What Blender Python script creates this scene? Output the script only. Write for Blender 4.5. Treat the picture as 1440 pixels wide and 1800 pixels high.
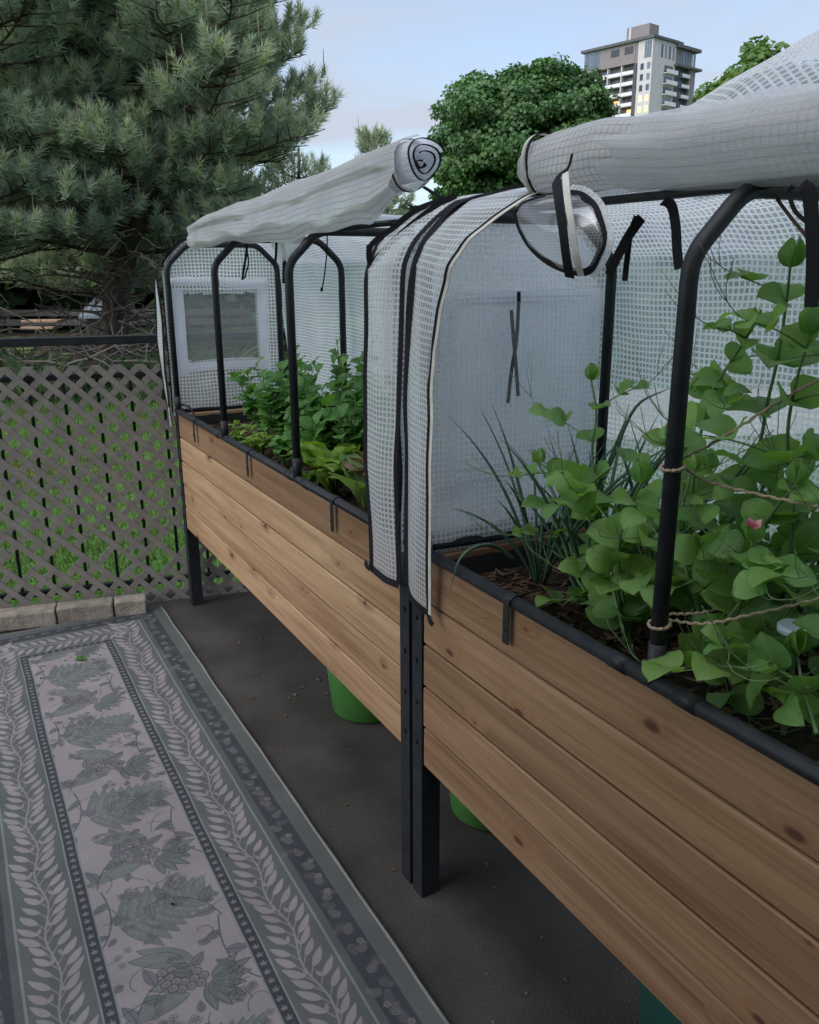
import bpy, bmesh, math, random
import numpy as np
from mathutils import Vector, Matrix, noise as mnoise

# ------------------------------------------------------------------ scene, camera, sky, sun, exposure
SC = bpy.context.scene
COL = SC.collection
for o_ in list(bpy.data.objects):
    bpy.data.objects.remove(o_)

cam_d = bpy.data.cameras.new('camera')
cam = bpy.data.objects.new('camera', cam_d)
COL.objects.link(cam)
SC.camera = cam
cam_d.sensor_fit = 'VERTICAL'
cam_d.sensor_height = 36.0
cam_d.lens = 36.0 * 1472.4 / 1800.0
cam_d.clip_start = 0.02
cam_d.clip_end = 3000
PITCH, ROLL = 0.28354, 0.00461
cp, sp, cr, sr = math.cos(PITCH), math.sin(PITCH), math.cos(ROLL), math.sin(ROLL)
fwd = Vector((0, cp, -sp))
rgt0, dwn0 = Vector((1, 0, 0)), Vector((0, -sp, -cp))
rgt = cr * rgt0 + sr * dwn0
dwn = -sr * rgt0 + cr * dwn0
m = Matrix((rgt, -dwn, -fwd)).transposed().to_4x4()
m.translation = (0, 0, 1.5)
cam.matrix_world = m

W = bpy.data.worlds.new('World')
SC.world = W
W.use_nodes = True
wn, wl = W.node_tree.nodes, W.node_tree.links
for n_ in list(wn):
    wn.remove(n_)
SUN_EL, SUN_AZ = math.radians(50), math.radians(236)     # az clockwise from +Y
sky = wn.new('ShaderNodeTexSky')
sky.sky_type = 'NISHITA'
sky.sun_disc = False
sky.sun_elevation = SUN_EL
sky.sun_rotation = SUN_AZ
sky.altitude = 100
sky.air_density = 1.0
sky.dust_density = 0.6
sky.ozone_density = 2.0
tc = wn.new('ShaderNodeTexCoord')
mp = wn.new('ShaderNodeMapping')
mp.inputs['Scale'].default_value = (1.0, 1.0, 5.0)
cn = wn.new('ShaderNodeTexNoise')
cn.inputs['Scale'].default_value = 2.2
cn.inputs['Detail'].default_value = 6
cn.inputs['Roughness'].default_value = 0.55
cn.inputs['Distortion'].default_value = 0.5
cramp = wn.new('ShaderNodeValToRGB')
cramp.color_ramp.elements[0].position = 0.42
cramp.color_ramp.elements[0].color = (0.35, 0.35, 0.35, 1)
cramp.color_ramp.elements[1].position = 0.62
cramp.color_ramp.elements[1].color = (0.97, 0.97, 0.97, 1)
mix = wn.new('ShaderNodeMixRGB')
mix.inputs[2].default_value = (2.58, 2.86, 3.36, 1)          # thin high cloud, lit evenly
bg = wn.new('ShaderNodeBackground')
bg.inputs['Strength'].default_value = 0.12
wo = wn.new('ShaderNodeOutputWorld')
wl.new(tc.outputs['Generated'], mp.inputs['Vector'])
wl.new(mp.outputs['Vector'], cn.inputs['Vector'])
wl.new(cn.outputs['Fac'], cramp.inputs['Fac'])
wl.new(cramp.outputs['Color'], mix.inputs[0])
wl.new(sky.outputs['Color'], mix.inputs[1])
wl.new(mix.outputs['Color'], bg.inputs['Color'])
wl.new(bg.outputs['Background'], wo.inputs['Surface'])

sun_d = bpy.data.lights.new('sun', 'SUN')
sun_d.energy = 2.5
sun_d.angle = math.radians(80)
sun_d.color = (1.0, 0.97, 0.94)
sun = bpy.data.objects.new('sun', sun_d)
COL.objects.link(sun)
sd = Vector((math.sin(SUN_AZ) * math.cos(SUN_EL), math.cos(SUN_AZ) * math.cos(SUN_EL), math.sin(SUN_EL)))
sun.rotation_euler = sd.to_track_quat('Z', 'Y').to_euler()

SC.view_settings.view_transform = 'Standard'
SC.view_settings.look = 'None'
SC.view_settings.gamma = 1.0
SC.view_settings.use_curve_mapping = False
SC.view_settings.exposure = 0.95
SC.render.engine = 'CYCLES'
SC.cycles.use_denoising = True
SC.cycles.max_bounces = 10
SC.cycles.diffuse_bounces = 4
SC.cycles.transmission_bounces = 6
SC.cycles.transparent_max_bounces = 40
SC.cycles.sample_clamp_indirect = 6.0
SC.cycles.caustics_reflective = False
SC.cycles.caustics_refractive = False

# ------------------------------------------------------------------ frames and object helpers
BED_ANG = 0.5015639 - math.pi / 2
class Frame:
    def __init__(s, origin, ang):
        s.o, s.a = Vector(origin), ang
        s.m = Matrix.Translation(s.o) @ Matrix.Rotation(ang, 4, 'Z')
WORLD = Frame((0, 0, 0), 0)
BED = Frame((-1.00325, 3.60687, 0), BED_ANG)                 # x = along the beds (to the near end), y = across, away from the patio
_b = math.atan(.2)
_lo = BED.m @ Vector((-.100, 0, 0))
# lattice frame: x runs along the lattice (towards the yard side), y points away from the patio
LAT = Frame(_lo, BED_ANG + math.pi / 2 - _b)
INFO = {}

def link(o):
    COL.objects.link(o)
    return o

def tag(o, label=None, cat=None, group=None, kind=None):
    if label: o['label'] = label
    if cat: o['category'] = cat
    if group: o['group'] = group
    if kind: o['kind'] = kind
    return o

def thing(name, label, cat, frame=WORLD, base=(0, 0, 0), group=None):
    o = link(bpy.data.objects.new(name, None))
    o.empty_display_size = .1
    base = Vector(base)
    o.matrix_world = frame.m @ Matrix.Translation(base)
    INFO[o.name] = (frame, base)
    return tag(o, label, cat, group)

def mesh_data(name, V, F, mats, uv=None, smooth=False, fmat=None):
    me = bpy.data.meshes.new(name)
    if isinstance(F, np.ndarray):
        V = np.ascontiguousarray(V, dtype=np.float32)
        F = np.ascontiguousarray(F, dtype=np.int32)
        k = F.shape[1]
        me.vertices.add(len(V)); me.loops.add(F.size); me.polygons.add(len(F))
        me.vertices.foreach_set('co', V.ravel())
        me.loops.foreach_set('vertex_index', F.ravel())
        me.polygons.foreach_set('loop_start', np.arange(len(F), dtype=np.int32) * k)
        me.update(calc_edges=True)
    else:
        me.from_pydata([tuple(v) for v in V], [], F)
        me.update()
    for mt in (mats if isinstance(mats, (list, tuple)) else [mats]):
        me.materials.append(mt)
    if fmat is not None:
        me.polygons.foreach_set('material_index', np.asarray(fmat, dtype=np.int32))
    if uv is not None:                                       # per vertex uv
        l = me.uv_layers.new(name='uv')
        idx = np.zeros(len(me.loops), dtype=np.int32)
        me.loops.foreach_get('vertex_index', idx)
        l.data.foreach_set('uv', np.asarray(uv, dtype=np.float32)[idx].ravel())
    if smooth:
        me.polygons.foreach_set('use_smooth', np.ones(len(me.polygons), dtype=bool))
    me.validate()
    return me

def mk(name, V, F, mats, parent=None, uv=None, smooth=False, fmat=None, frame=WORLD, base=None):
    """one mesh object; vertices are given in the frame of the thing it belongs to"""
    if parent is not None:
        fr, b = INFO[parent.name]
    else:
        fr = frame
        b = Vector(base) if base is not None else Vector((0, 0, 0))
    V = np.asarray(V, dtype=np.float64) - np.array(b)
    o = link(bpy.data.objects.new(name, mesh_data(name, V, F, mats, uv, smooth, fmat)))
    if parent is not None:
        o.parent = parent
    else:
        o.matrix_world = fr.m @ Matrix.Translation(b)
    INFO[o.name] = (fr, b)
    return o

def inst(name, me, parent, M):
    """an object sharing mesh data; M is its matrix in the frame of its thing"""
    o = link(bpy.data.objects.new(name, me))
    fr, b = INFO[parent.name]
    o.parent = parent
    o.matrix_local = Matrix.Translation(-b) @ M
    INFO[o.name] = (fr, b)
    return o

class MB:
    """collects shapes into one mesh"""
    def __init__(s): s.v, s.f, s.uv, s.m = [], [], [], []
    def add(s, V, F, uv=None, mat=0):
        k = len(s.v)
        s.v += [tuple(map(float, p)) for p in V]
        s.f += [tuple(i + k for i in f) for f in F]
        s.uv += list(uv) if uv is not None else [(0, 0)] * len(V)
        s.m += [mat] * len(F)
        return s
    def build(s, name, mats, parent=None, smooth=False, frame=WORLD, base=None, uv=True):
        return mk(name, s.v, s.f, mats, parent, s.uv if uv else None, smooth, s.m, frame, base)

def box(x0, x1, y0, y1, z0, z1):
    V = [(x0, y0, z0), (x1, y0, z0), (x1, y1, z0), (x0, y1, z0), (x0, y0, z1), (x1, y0, z1), (x1, y1, z1), (x0, y1, z1)]
    F = [(0, 3, 2, 1), (4, 5, 6, 7), (0, 1, 5, 4), (1, 2, 6, 5), (2, 3, 7, 6), (3, 0, 4, 7)]
    return V, F

def bevel_box(x0, x1, y0, y1, z0, z1, r=.003, seg=1, jit=0.0, rnd=None, sub=0):
    bm = bmesh.new()
    bmesh.ops.create_cube(bm, size=1)
    for v in bm.verts:
        v.co = Vector(((x0 + x1) / 2 + v.co.x * (x1 - x0), (y0 + y1) / 2 + v.co.y * (y1 - y0), (z0 + z1) / 2 + v.co.z * (z1 - z0)))
    bmesh.ops.bevel(bm, geom=list(bm.edges), offset=r, segments=seg, affect='EDGES', profile=.6)
    if sub:
        bmesh.ops.subdivide_edges(bm, edges=list(bm.edges), cuts=sub, use_grid_fill=True)
    if jit:
        for v in bm.verts:
            v.co += Vector((mnoise.noise(v.co * 18 + Vector((3, 7, 1))), mnoise.noise(v.co * 18 + Vector((9, 2, 5))), mnoise.noise(v.co * 18))) * jit
    bm.verts.index_update()
    V = [v.co[:] for v in bm.verts]
    F = [tuple(v.index for v in f.verts) for f in bm.faces]
    bm.free()
    return V, F

def frames_along(P):
    P = np.asarray(P, float)
    T = np.gradient(P, axis=0)
    T /= np.linalg.norm(T, axis=1)[:, None] + 1e-12
    n0 = np.cross(T[0], (0, 0, 1.0))
    if np.linalg.norm(n0) < .1: n0 = np.cross(T[0], (0, 1.0, 0))
    n0 /= np.linalg.norm(n0)
    N = [n0]
    for i in range(1, len(P)):
        v = N[-1] - T[i] * (N[-1] @ T[i])
        N.append(v / (np.linalg.norm(v) + 1e-12))
    N = np.array(N)
    return P, T, N, np.cross(T, N)

def tube(path, r, n=8, caps=True):
    P, T, N, Bn = frames_along(path)
    R = np.full(len(P), r) if np.isscalar(r) else np.asarray(r, float)
    V, F, UV = [], [], []
    d = np.r_[0, np.cumsum(np.linalg.norm(np.diff(P, axis=0), axis=1))]
    for i in range(len(P)):
        for k in range(n):
            a = 2 * math.pi * k / n
            V.append(P[i] + (N[i] * math.cos(a) + Bn[i] * math.sin(a)) * R[i]); UV.append((k / n, d[i]))
    for i in range(len(P) - 1):
        for k in range(n):
            k2 = (k + 1) % n
            F.append((i * n + k, i * n + k2, (i + 1) * n + k2, (i + 1) * n + k))
    if caps:
        F.append(tuple(range(n))[::-1]); F.append(tuple((len(P) - 1) * n + k for k in range(n)))
    return V, F, UV

def smooth_path(pts, n=6):
    """Catmull-Rom through pts"""
    P = [np.asarray(p, float) for p in pts]
    if len(P) < 3:
        return np.array([P[0] + (P[1] - P[0]) * t for t in np.linspace(0, 1, n + 1)])
    Q = [2 * P[0] - P[1]] + P + [2 * P[-1] - P[-2]]
    out = []
    for i in range(1, len(Q) - 2):
        for t in np.linspace(0, 1, n, endpoint=False):
            a, b, c, d = Q[i - 1], Q[i], Q[i + 1], Q[i + 2]
            out.append(.5 * (2 * b + (c - a) * t + (2 * a - 5 * b + 4 * c - d) * t * t + (3 * b - a - 3 * c + d) * t ** 3))
    out.append(P[-1])
    return np.array(out)

def strap(path, width, thick=.0012, side=(1, 0, 0)):
    """flat webbing with a box section; side = direction of its width"""
    P = np.asarray(path, float)
    T = np.gradient(P, axis=0); T /= np.linalg.norm(T, axis=1)[:, None] + 1e-12
    S = np.asarray(side, float)
    if S.ndim == 1: S = np.tile(S, (len(P), 1))
    S = S - T * np.sum(S * T, axis=1)[:, None]
    S /= np.linalg.norm(S, axis=1)[:, None] + 1e-12
    Nn = np.cross(T, S)
    wd = np.full(len(P), width) if np.isscalar(width) else np.asarray(width, float)
    V, F = [], []
    for i in range(len(P)):
        a, b = S[i] * wd[i] / 2, Nn[i] * thick / 2
        V += [P[i] - a - b, P[i] + a - b, P[i] + a + b, P[i] - a + b]
    for i in range(len(P) - 1):
        for k in range(4):
            k2 = (k + 1) % 4
            F.append((i * 4 + k, i * 4 + k2, i * 4 + 4 + k2, i * 4 + 4 + k))
    e = (len(P) - 1) * 4
    F += [(3, 2, 1, 0), (e, e + 1, e + 2, e + 3)]
    return V, F

def sheet(fn, ns, nt, su=1.0, tu=1.0):
    """parametric sheet; uv = (s*su, t*tu) metres"""
    V, F, UV = [], [], []
    for j in range(nt + 1):
        for i in range(ns + 1):
            s, t = i / ns, j / nt
            V.append(fn(s, t)); UV.append((s * su, t * tu))
    for j in range(nt):
        for i in range(ns):
            a = j * (ns + 1) + i
            F.append((a, a + 1, a + ns + 2, a + ns + 1))
    return V, F, UV

def nz(x, y, z=0.0, s=1.0):
    return mnoise.noise(Vector((x * s, y * s, z * s)))

# ------------------------------------------------------------------ materials
def new_mat(name):
    mt = bpy.data.materials.new(name)
    mt.use_nodes = True
    nt = mt.node_tree
    for n_ in list(nt.nodes): nt.nodes.remove(n_)
    return mt, nt.nodes, nt.links

def N(nodes, t, **kw):
    n_ = nodes.new('ShaderNode' + t)
    for k, v in kw.items():
        if k in n_.inputs: n_.inputs[k].default_value = v
        else: setattr(n_, k, v)
    return n_

def rgba(c): return (c[0], c[1], c[2], 1)

def M(name, col, rough=.6, spec=.4, col2=None, scale=8, detail=6, lo=.35, hi=.65, bump=0, bscale=60, metal=0, stretch=(1, 1, 1), rand=0.0, coat=0, emit=None, grain=0.0, gscale=350):
    mt, nd, ln = new_mat(name)
    p = N(nd, 'BsdfPrincipled', Roughness=rough, Metallic=metal)
    p.inputs['Specular IOR Level'].default_value = spec
    out = N(nd, 'OutputMaterial')
    ln.new(p.outputs[0], out.inputs[0])
    tcn = N(nd, 'TexCoord'); mpn = N(nd, 'Mapping'); mpn.inputs['Scale'].default_value = stretch
    ln.new(tcn.outputs['Object'], mpn.inputs['Vector'])
    tex = N(nd, 'TexNoise', Scale=scale, Detail=detail)
    ln.new(mpn.outputs[0], tex.inputs['Vector'])
    rp = N(nd, 'ValToRGB')
    rp.color_ramp.elements[0].position = lo; rp.color_ramp.elements[1].position = hi
    rp.color_ramp.elements[0].color = rgba(col); rp.color_ramp.elements[1].color = rgba(col2 or [c * 1.25 for c in col])
    ln.new(tex.outputs['Fac'], rp.inputs['Fac'])
    last = rp.outputs['Color']
    if rand:
        oi = N(nd, 'ObjectInfo'); mr = N(nd, 'MapRange')
        mr.inputs['To Min'].default_value = 1 - rand; mr.inputs['To Max'].default_value = 1 + rand
        ln.new(oi.outputs['Random'], mr.inputs['Value'])
        mm = N(nd, 'MixRGB', blend_type='MULTIPLY'); mm.inputs[0].default_value = 1
        ln.new(last, mm.inputs[1]); ln.new(mr.outputs[0], mm.inputs[2]); last = mm.outputs[0]
    if grain:
        t3 = N(nd, 'TexNoise', Scale=gscale, Detail=3); ln.new(tcn.outputs['Object'], t3.inputs['Vector'])
        r3 = N(nd, 'MapRange'); r3.inputs['From Min'].default_value = .3; r3.inputs['From Max'].default_value = .7; r3.inputs['To Min'].default_value = 1 - grain; r3.inputs['To Max'].default_value = 1 + grain
        ln.new(t3.outputs['Fac'], r3.inputs['Value'])
        m3 = N(nd, 'MixRGB', blend_type='MULTIPLY'); m3.inputs[0].default_value = 1; ln.new(last, m3.inputs[1]); ln.new(r3.outputs[0], m3.inputs[2]); last = m3.outputs[0]
    ln.new(last, p.inputs['Base Color'])
    if bump:
        t2 = N(nd, 'TexNoise', Scale=bscale, Detail=6)
        ln.new(mpn.outputs[0], t2.inputs['Vector'])
        bp = N(nd, 'Bump', Strength=bump, Distance=.01)
        ln.new(t2.outputs['Fac'], bp.inputs['Height']); ln.new(bp.outputs[0], p.inputs['Normal'])
    if emit:
        p.inputs['Emission Color'].default_value = rgba(emit[:3]); p.inputs['Emission Strength'].default_value = emit[3]
    return mt

def wood_mat():
    mt, nd, ln = new_mat('cedar')
    p = N(nd, 'BsdfPrincipled', Roughness=.62); p.inputs['Specular IOR Level'].default_value = .25
    out = N(nd, 'OutputMaterial'); ln.new(p.outputs[0], out.inputs[0])
    tcn = N(nd, 'TexCoord'); oi = N(nd, 'ObjectInfo')
    off = N(nd, 'VectorMath', operation='SCALE'); off.inputs[0].default_value = (37.1, 11.3, 5.7)
    ln.new(oi.outputs['Random'], off.inputs['Scale'])
    add = N(nd, 'VectorMath', operation='ADD'); ln.new(tcn.outputs['Object'], add.inputs[0]); ln.new(off.outputs[0], add.inputs[1])
    # knots: sparse cells
    sp_ = N(nd, 'SeparateXYZ'); ln.new(add.outputs[0], sp_.inputs[0]); km0 = N(nd, 'CombineXYZ'); ln.new(sp_.outputs['X'], km0.inputs['X']); ln.new(sp_.outputs['Z'], km0.inputs['Y'])
    km = N(nd, 'Mapping'); km.inputs['Scale'].default_value = (3.9, 8.5, 1)
    ln.new(km0.outputs[0], km.inputs['Vector'])
    vor = N(nd, 'TexVoronoi', voronoi_dimensions='2D', Scale=1.0, Randomness=.8); ln.new(km.outputs[0], vor.inputs['Vector'])
    sep = N(nd, 'SeparateColor'); ln.new(vor.outputs['Color'], sep.inputs[0])
    thr = N(nd, 'MapRange'); thr.inputs['From Min'].default_value = .30; thr.inputs['From Max'].default_value = 1.0
    thr.inputs['To Min'].default_value = 0.0; thr.inputs['To Max'].default_value = .10
    ln.new(sep.outputs[0], thr.inputs['Value'])               # knot radius of this cell
    dn = N(nd, 'TexNoise', Scale=30.0); ln.new(add.outputs[0], dn.inputs['Vector'])
    dd = N(nd, 'Math', operation='MULTIPLY_ADD'); ln.new(dn.outputs['Fac'], dd.inputs[0]); dd.inputs[1].default_value = .05; ln.new(vor.outputs['Distance'], dd.inputs[2])
    sub = N(nd, 'Math', operation='SUBTRACT'); ln.new(dd.outputs[0], sub.inputs[0]); ln.new(thr.outputs[0], sub.inputs[1])
    core = N(nd, 'MapRange'); core.inputs['From Min'].default_value = -.012; core.inputs['From Max'].default_value = .03
    core.inputs['To Min'].default_value = 1; core.inputs['To Max'].default_value = 0; ln.new(sub.outputs[0], core.inputs['Value'])
    has = N(nd, 'Math', operation='GREATER_THAN'); ln.new(thr.outputs[0], has.inputs[0]); has.inputs[1].default_value = .025
    knot = N(nd, 'Math', operation='MULTIPLY'); ln.new(core.outputs[0], knot.inputs[0]); ln.new(has.outputs[0], knot.inputs[1])
    halo = N(nd, 'MapRange'); halo.inputs['From Min'].default_value = 0; halo.inputs['From Max'].default_value = .22
    halo.inputs['To Min'].default_value = 1; halo.inputs['To Max'].default_value = 0; ln.new(sub.outputs[0], halo.inputs['Value'])
    halo2 = N(nd, 'Math', operation='MULTIPLY'); ln.new(halo.outputs[0], halo2.inputs[0]); ln.new(has.outputs[0], halo2.inputs[1])
    # grain, bent round the knots
    gm = N(nd, 'Mapping'); gm.inputs['Scale'].default_value = (1.1, 1.0, 26)
    ln.new(add.outputs[0], gm.inputs['Vector'])
    hv = N(nd, 'CombineXYZ'); hm = N(nd, 'Math', operation='MULTIPLY'); hm.inputs[1].default_value = 1.3; ln.new(halo2.outputs[0], hm.inputs[0]); ln.new(hm.outputs[0], hv.inputs['Z'])
    ga = N(nd, 'VectorMath', operation='ADD'); ln.new(gm.outputs[0], ga.inputs[0]); ln.new(hv.outputs[0], ga.inputs[1])
    g1 = N(nd, 'TexNoise', Scale=1.0, Detail=8, Roughness=.6, Distortion=.35); ln.new(ga.outputs[0], g1.inputs['Vector'])
    g2m = N(nd, 'Mapping'); g2m.inputs['Scale'].default_value = (5, 1, 160); ln.new(add.outputs[0], g2m.inputs['Vector'])
    g2 = N(nd, 'TexNoise', Scale=1.0, Detail=4); ln.new(g2m.outputs[0], g2.inputs['Vector'])
    gg = N(nd, 'Math', operation='MULTIPLY_ADD'); ln.new(g2.outputs['Fac'], gg.inputs[0]); gg.inputs[1].default_value = .46; ln.new(g1.outputs['Fac'], gg.inputs[2])
    rp = N(nd, 'ValToRGB'); e = rp.color_ramp.elements
    e[0].position = .50; e[0].color = (.20, .118, .064, 1); e[1].position = .96; e[1].color = (.405, .288, .184, 1)
    k = rp.color_ramp.elements.new(.73); k.color = (.302, .201, .124, 1)
    ln.new(gg.outputs[0], rp.inputs['Fac'])
    # each board its own tone
    tone = N(nd, 'ValToRGB'); e = tone.color_ramp.elements
    e[0].color = (.66, .57, .52, 1); e[1].color = (1.22, 1.15, 1.08, 1); k = tone.color_ramp.elements.new(.45); k.color = (.92, .84, .78, 1)
    ln.new(oi.outputs['Random'], tone.inputs['Fac'])
    mu = N(nd, 'MixRGB', blend_type='MULTIPLY'); mu.inputs[0].default_value = 1; ln.new(rp.outputs[0], mu.inputs[1]); ln.new(tone.outputs[0], mu.inputs[2])
    hmx = N(nd, 'MixRGB'); hs = N(nd, 'Math', operation='MULTIPLY'); hs.inputs[1].default_value = .45; ln.new(halo2.outputs[0], hs.inputs[0]); ln.new(hs.outputs[0], hmx.inputs[0])
    ln.new(mu.outputs[0], hmx.inputs[1]); hmx.inputs[2].default_value = (.21, .095, .045, 1)
    kmx = N(nd, 'MixRGB'); ln.new(knot.outputs[0], kmx.inputs[0]); ln.new(hmx.outputs[0], kmx.inputs[1]); kmx.inputs[2].default_value = (.075, .035, .022, 1)
    ln.new(kmx.outputs[0], p.inputs['Base Color'])
    bp = N(nd, 'Bump', Strength=.12, Distance=.004); ln.new(gg.outputs[0], bp.inputs['Height']); ln.new(bp.outputs[0], p.inputs['Normal'])
    return mt

def film_mat(name, cell=.0128, thread=.30, film=.22, white=(.90, .92, .96), gloss=.045, thread_op=.92, line=None):
    """reinforced greenhouse film: white threads in a clear, slightly milky sheet; uv in metres"""
    mt, nd, ln = new_mat(name)
    out = N(nd, 'OutputMaterial')
    uvn = N(nd, 'UVMap'); sep = N(nd, 'SeparateXYZ')
    wob = N(nd, 'TexNoise', Scale=5.0, Detail=2); ln.new(uvn.outputs[0], wob.inputs['Vector'])
    wv = N(nd, 'VectorMath', operation='MULTIPLY_ADD'); ln.new(wob.outputs['Color'], wv.inputs[0]); wv.inputs[1].default_value = (.022, .022, 0); ln.new(uvn.outputs[0], wv.inputs[2])
    ln.new(wv.outputs[0], sep.inputs[0])
    m_ = []
    for ax in 'XY':
        dv = N(nd, 'Math', operation='DIVIDE'); ln.new(sep.outputs[ax], dv.inputs[0]); dv.inputs[1].default_value = cell
        fr = N(nd, 'Math', operation='FRACT'); ln.new(dv.outputs[0], fr.inputs[0])
        lt = N(nd, 'Math', operation='LESS_THAN'); ln.new(fr.outputs[0], lt.inputs[0]); lt.inputs[1].default_value = thread
        m_.append(lt)
    mx = N(nd, 'Math', operation='MAXIMUM'); ln.new(m_[0].outputs[0], mx.inputs[0]); ln.new(m_[1].outputs[0], mx.inputs[1])
    # opacity: film or thread, film a bit uneven
    cl = N(nd, 'TexNoise', Scale=9.0, Detail=4); ln.new(uvn.outputs[0], cl.inputs['Vector'])
    fo = N(nd, 'MapRange'); fo.inputs['From Min'].default_value = .3; fo.inputs['From Max'].default_value = .7
    fo.inputs['To Min'].default_value = film * .72; fo.inputs['To Max'].default_value = min(1, film * 1.28); ln.new(cl.outputs['Fac'], fo.inputs['Value'])
    op = N(nd, 'MixRGB'); ln.new(mx.outputs[0], op.inputs[0]); ln.new(fo.outputs[0], op.inputs[1]); op.inputs[2].default_value = (thread_op,) * 3 + (1,)
    tr = N(nd, 'BsdfTransparent'); tr.inputs[0].default_value = (.96, .97, .98, 1)
    di = N(nd, 'BsdfDiffuse'); di.inputs[0].default_value = rgba(white)
    tl = N(nd, 'BsdfTranslucent'); tl.inputs[0].default_value = rgba(white)
    if line:
        lc = N(nd, 'MixRGB'); ln.new(mx.outputs[0], lc.inputs[0]); lc.inputs[1].default_value = rgba(white); lc.inputs[2].default_value = rgba(line)
        ln.new(lc.outputs[0], di.inputs[0]); ln.new(lc.outputs[0], tl.inputs[0])
    dt = N(nd, 'MixShader'); dt.inputs[0].default_value = .58; ln.new(di.outputs[0], dt.inputs[1]); ln.new(tl.outputs[0], dt.inputs[2])
    ms = N(nd, 'MixShader'); ln.new(op.outputs[0], ms.inputs[0]); ln.new(tr.outputs[0], ms.inputs[1]); ln.new(dt.outputs[0], ms.inputs[2])
    gl = N(nd, 'BsdfGlossy', Roughness=.28)
    fz = N(nd, 'Fresnel', IOR=1.35); gm = N(nd, 'Math', operation='MULTIPLY'); gm.inputs[1].default_value = gloss * 6; ln.new(fz.outputs[0], gm.inputs[0])
    gcl = N(nd, 'Math', operation='MINIMUM'); gcl.inputs[1].default_value = .35; ln.new(gm.outputs[0], gcl.inputs[0])
    m2 = N(nd, 'MixShader'); ln.new(gcl.outputs[0], m2.inputs[0]); ln.new(ms.outputs[0], m2.inputs[1]); ln.new(gl.outputs[0], m2.inputs[2])
    bp = N(nd, 'Bump', Strength=.25, Distance=.002); ln.new(mx.outputs[0], bp.inputs['Height'])
    ln.new(bp.outputs[0], di.inputs['Normal']); ln.new(bp.outputs[0], gl.inputs['Normal'])
    ln.new(m2.outputs[0], out.inputs[0])
    return mt

def leaf_mat(name, col, col2, vein=(.25, .38, .16), trans=.38, rough=.45, tcol=None, hue=.0):
    mt, nd, ln = new_mat(name)
    out = N(nd, 'OutputMaterial'); p = N(nd, 'BsdfPrincipled', Roughness=rough); p.inputs['Specular IOR Level'].default_value = .35
    oi = N(nd, 'ObjectInfo'); tcn = N(nd, 'TexCoord'); uvn = N(nd, 'UVMap'); sep = N(nd, 'SeparateXYZ'); ln.new(uvn.outputs[0], sep.inputs[0])
    tx = N(nd, 'TexNoise', Scale=6.0, Detail=4)
    of = N(nd, 'VectorMath', operation='ADD'); ln.new(uvn.outputs[0], of.inputs[0]); ln.new(oi.outputs['Random'], of.inputs[1]); ln.new(of.outputs[0], tx.inputs['Vector'])
    ad = N(nd, 'Math', operation='MULTIPLY_ADD'); ln.new(tx.outputs['Fac'], ad.inputs[0]); ad.inputs[1].default_value = .5
    hf = N(nd, 'Math', operation='MULTIPLY'); hf.inputs[1].default_value = .6; ln.new(oi.outputs['Random'], hf.inputs[0]); ln.new(hf.outputs[0], ad.inputs[2])
    c = N(nd, 'MixRGB'); ln.new(ad.outputs[0], c.inputs[0]); c.inputs[1].default_value = rgba(col); c.inputs[2].default_value = rgba(col2)
    # midrib and side veins from uv (x across -1..1, y along 0..1)
    ab = N(nd, 'Math', operation='ABSOLUTE'); ln.new(sep.outputs['X'], ab.inputs[0])
    sv = N(nd, 'Math', operation='MULTIPLY_ADD'); ln.new(ab.outputs[0], sv.inputs[0]); sv.inputs[1].default_value = -.35; ln.new(sep.outputs['Y'], sv.inputs[2])
    s8 = N(nd, 'Math', operation='MULTIPLY'); ln.new(sv.outputs[0], s8.inputs[0]); s8.inputs[1].default_value = 8
    fr = N(nd, 'Math', operation='FRACT'); ln.new(s8.outputs[0], fr.inputs[0])
    v1 = N(nd, 'Math', operation='LESS_THAN'); ln.new(fr.outputs[0], v1.inputs[0]); v1.inputs[1].default_value = .10
    v2 = N(nd, 'Math', operation='LESS_THAN'); ln.new(ab.outputs[0], v2.inputs[0]); v2.inputs[1].default_value = .06
    vs = N(nd, 'Math', operation='MULTIPLY'); ln.new(v1.outputs[0], vs.inputs[0]); vs.inputs[1].default_value = .35
    vm = N(nd, 'Math', operation='MAXIMUM'); ln.new(vs.outputs[0], vm.inputs[0]); ln.new(v2.outputs[0], vm.inputs[1])
    vf = N(nd, 'Math', operation='MULTIPLY'); ln.new(vm.outputs[0], vf.inputs[0]); vf.inputs[1].default_value = .8
    c2 = N(nd, 'MixRGB'); ln.new(vf.outputs[0], c2.inputs[0]); ln.new(c.outputs[0], c2.inputs[1]); c2.inputs[2].default_value = rgba(vein)
    ln.new(c2.outputs[0], p.inputs['Base Color'])
    bp = N(nd, 'Bump', Strength=.3, Distance=.003, Invert=True) if False else N(nd, 'Bump', Strength=.3, Distance=.003)
    ln.new(vm.outputs[0], bp.inputs['Height']); ln.new(bp.outputs[0], p.inputs['Normal'])
    tl = N(nd, 'BsdfTranslucent'); tcm = N(nd, 'MixRGB', blend_type='MULTIPLY'); tcm.inputs[0].default_value = 1; ln.new(c2.outputs[0], tcm.inputs[1])
    tcm.inputs[2].default_value = rgba(tcol or (1.5, 1.5, .55)); ln.new(tcm.outputs[0], tl.inputs[0])
    ms = N(nd, 'MixShader'); ms.inputs[0].default_value = trans; ln.new(p.outputs[0], ms.inputs[1]); ln.new(tl.outputs[0], ms.inputs[2])
    ln.new(ms.outputs[0], out.inputs[0])
    return mt

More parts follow.
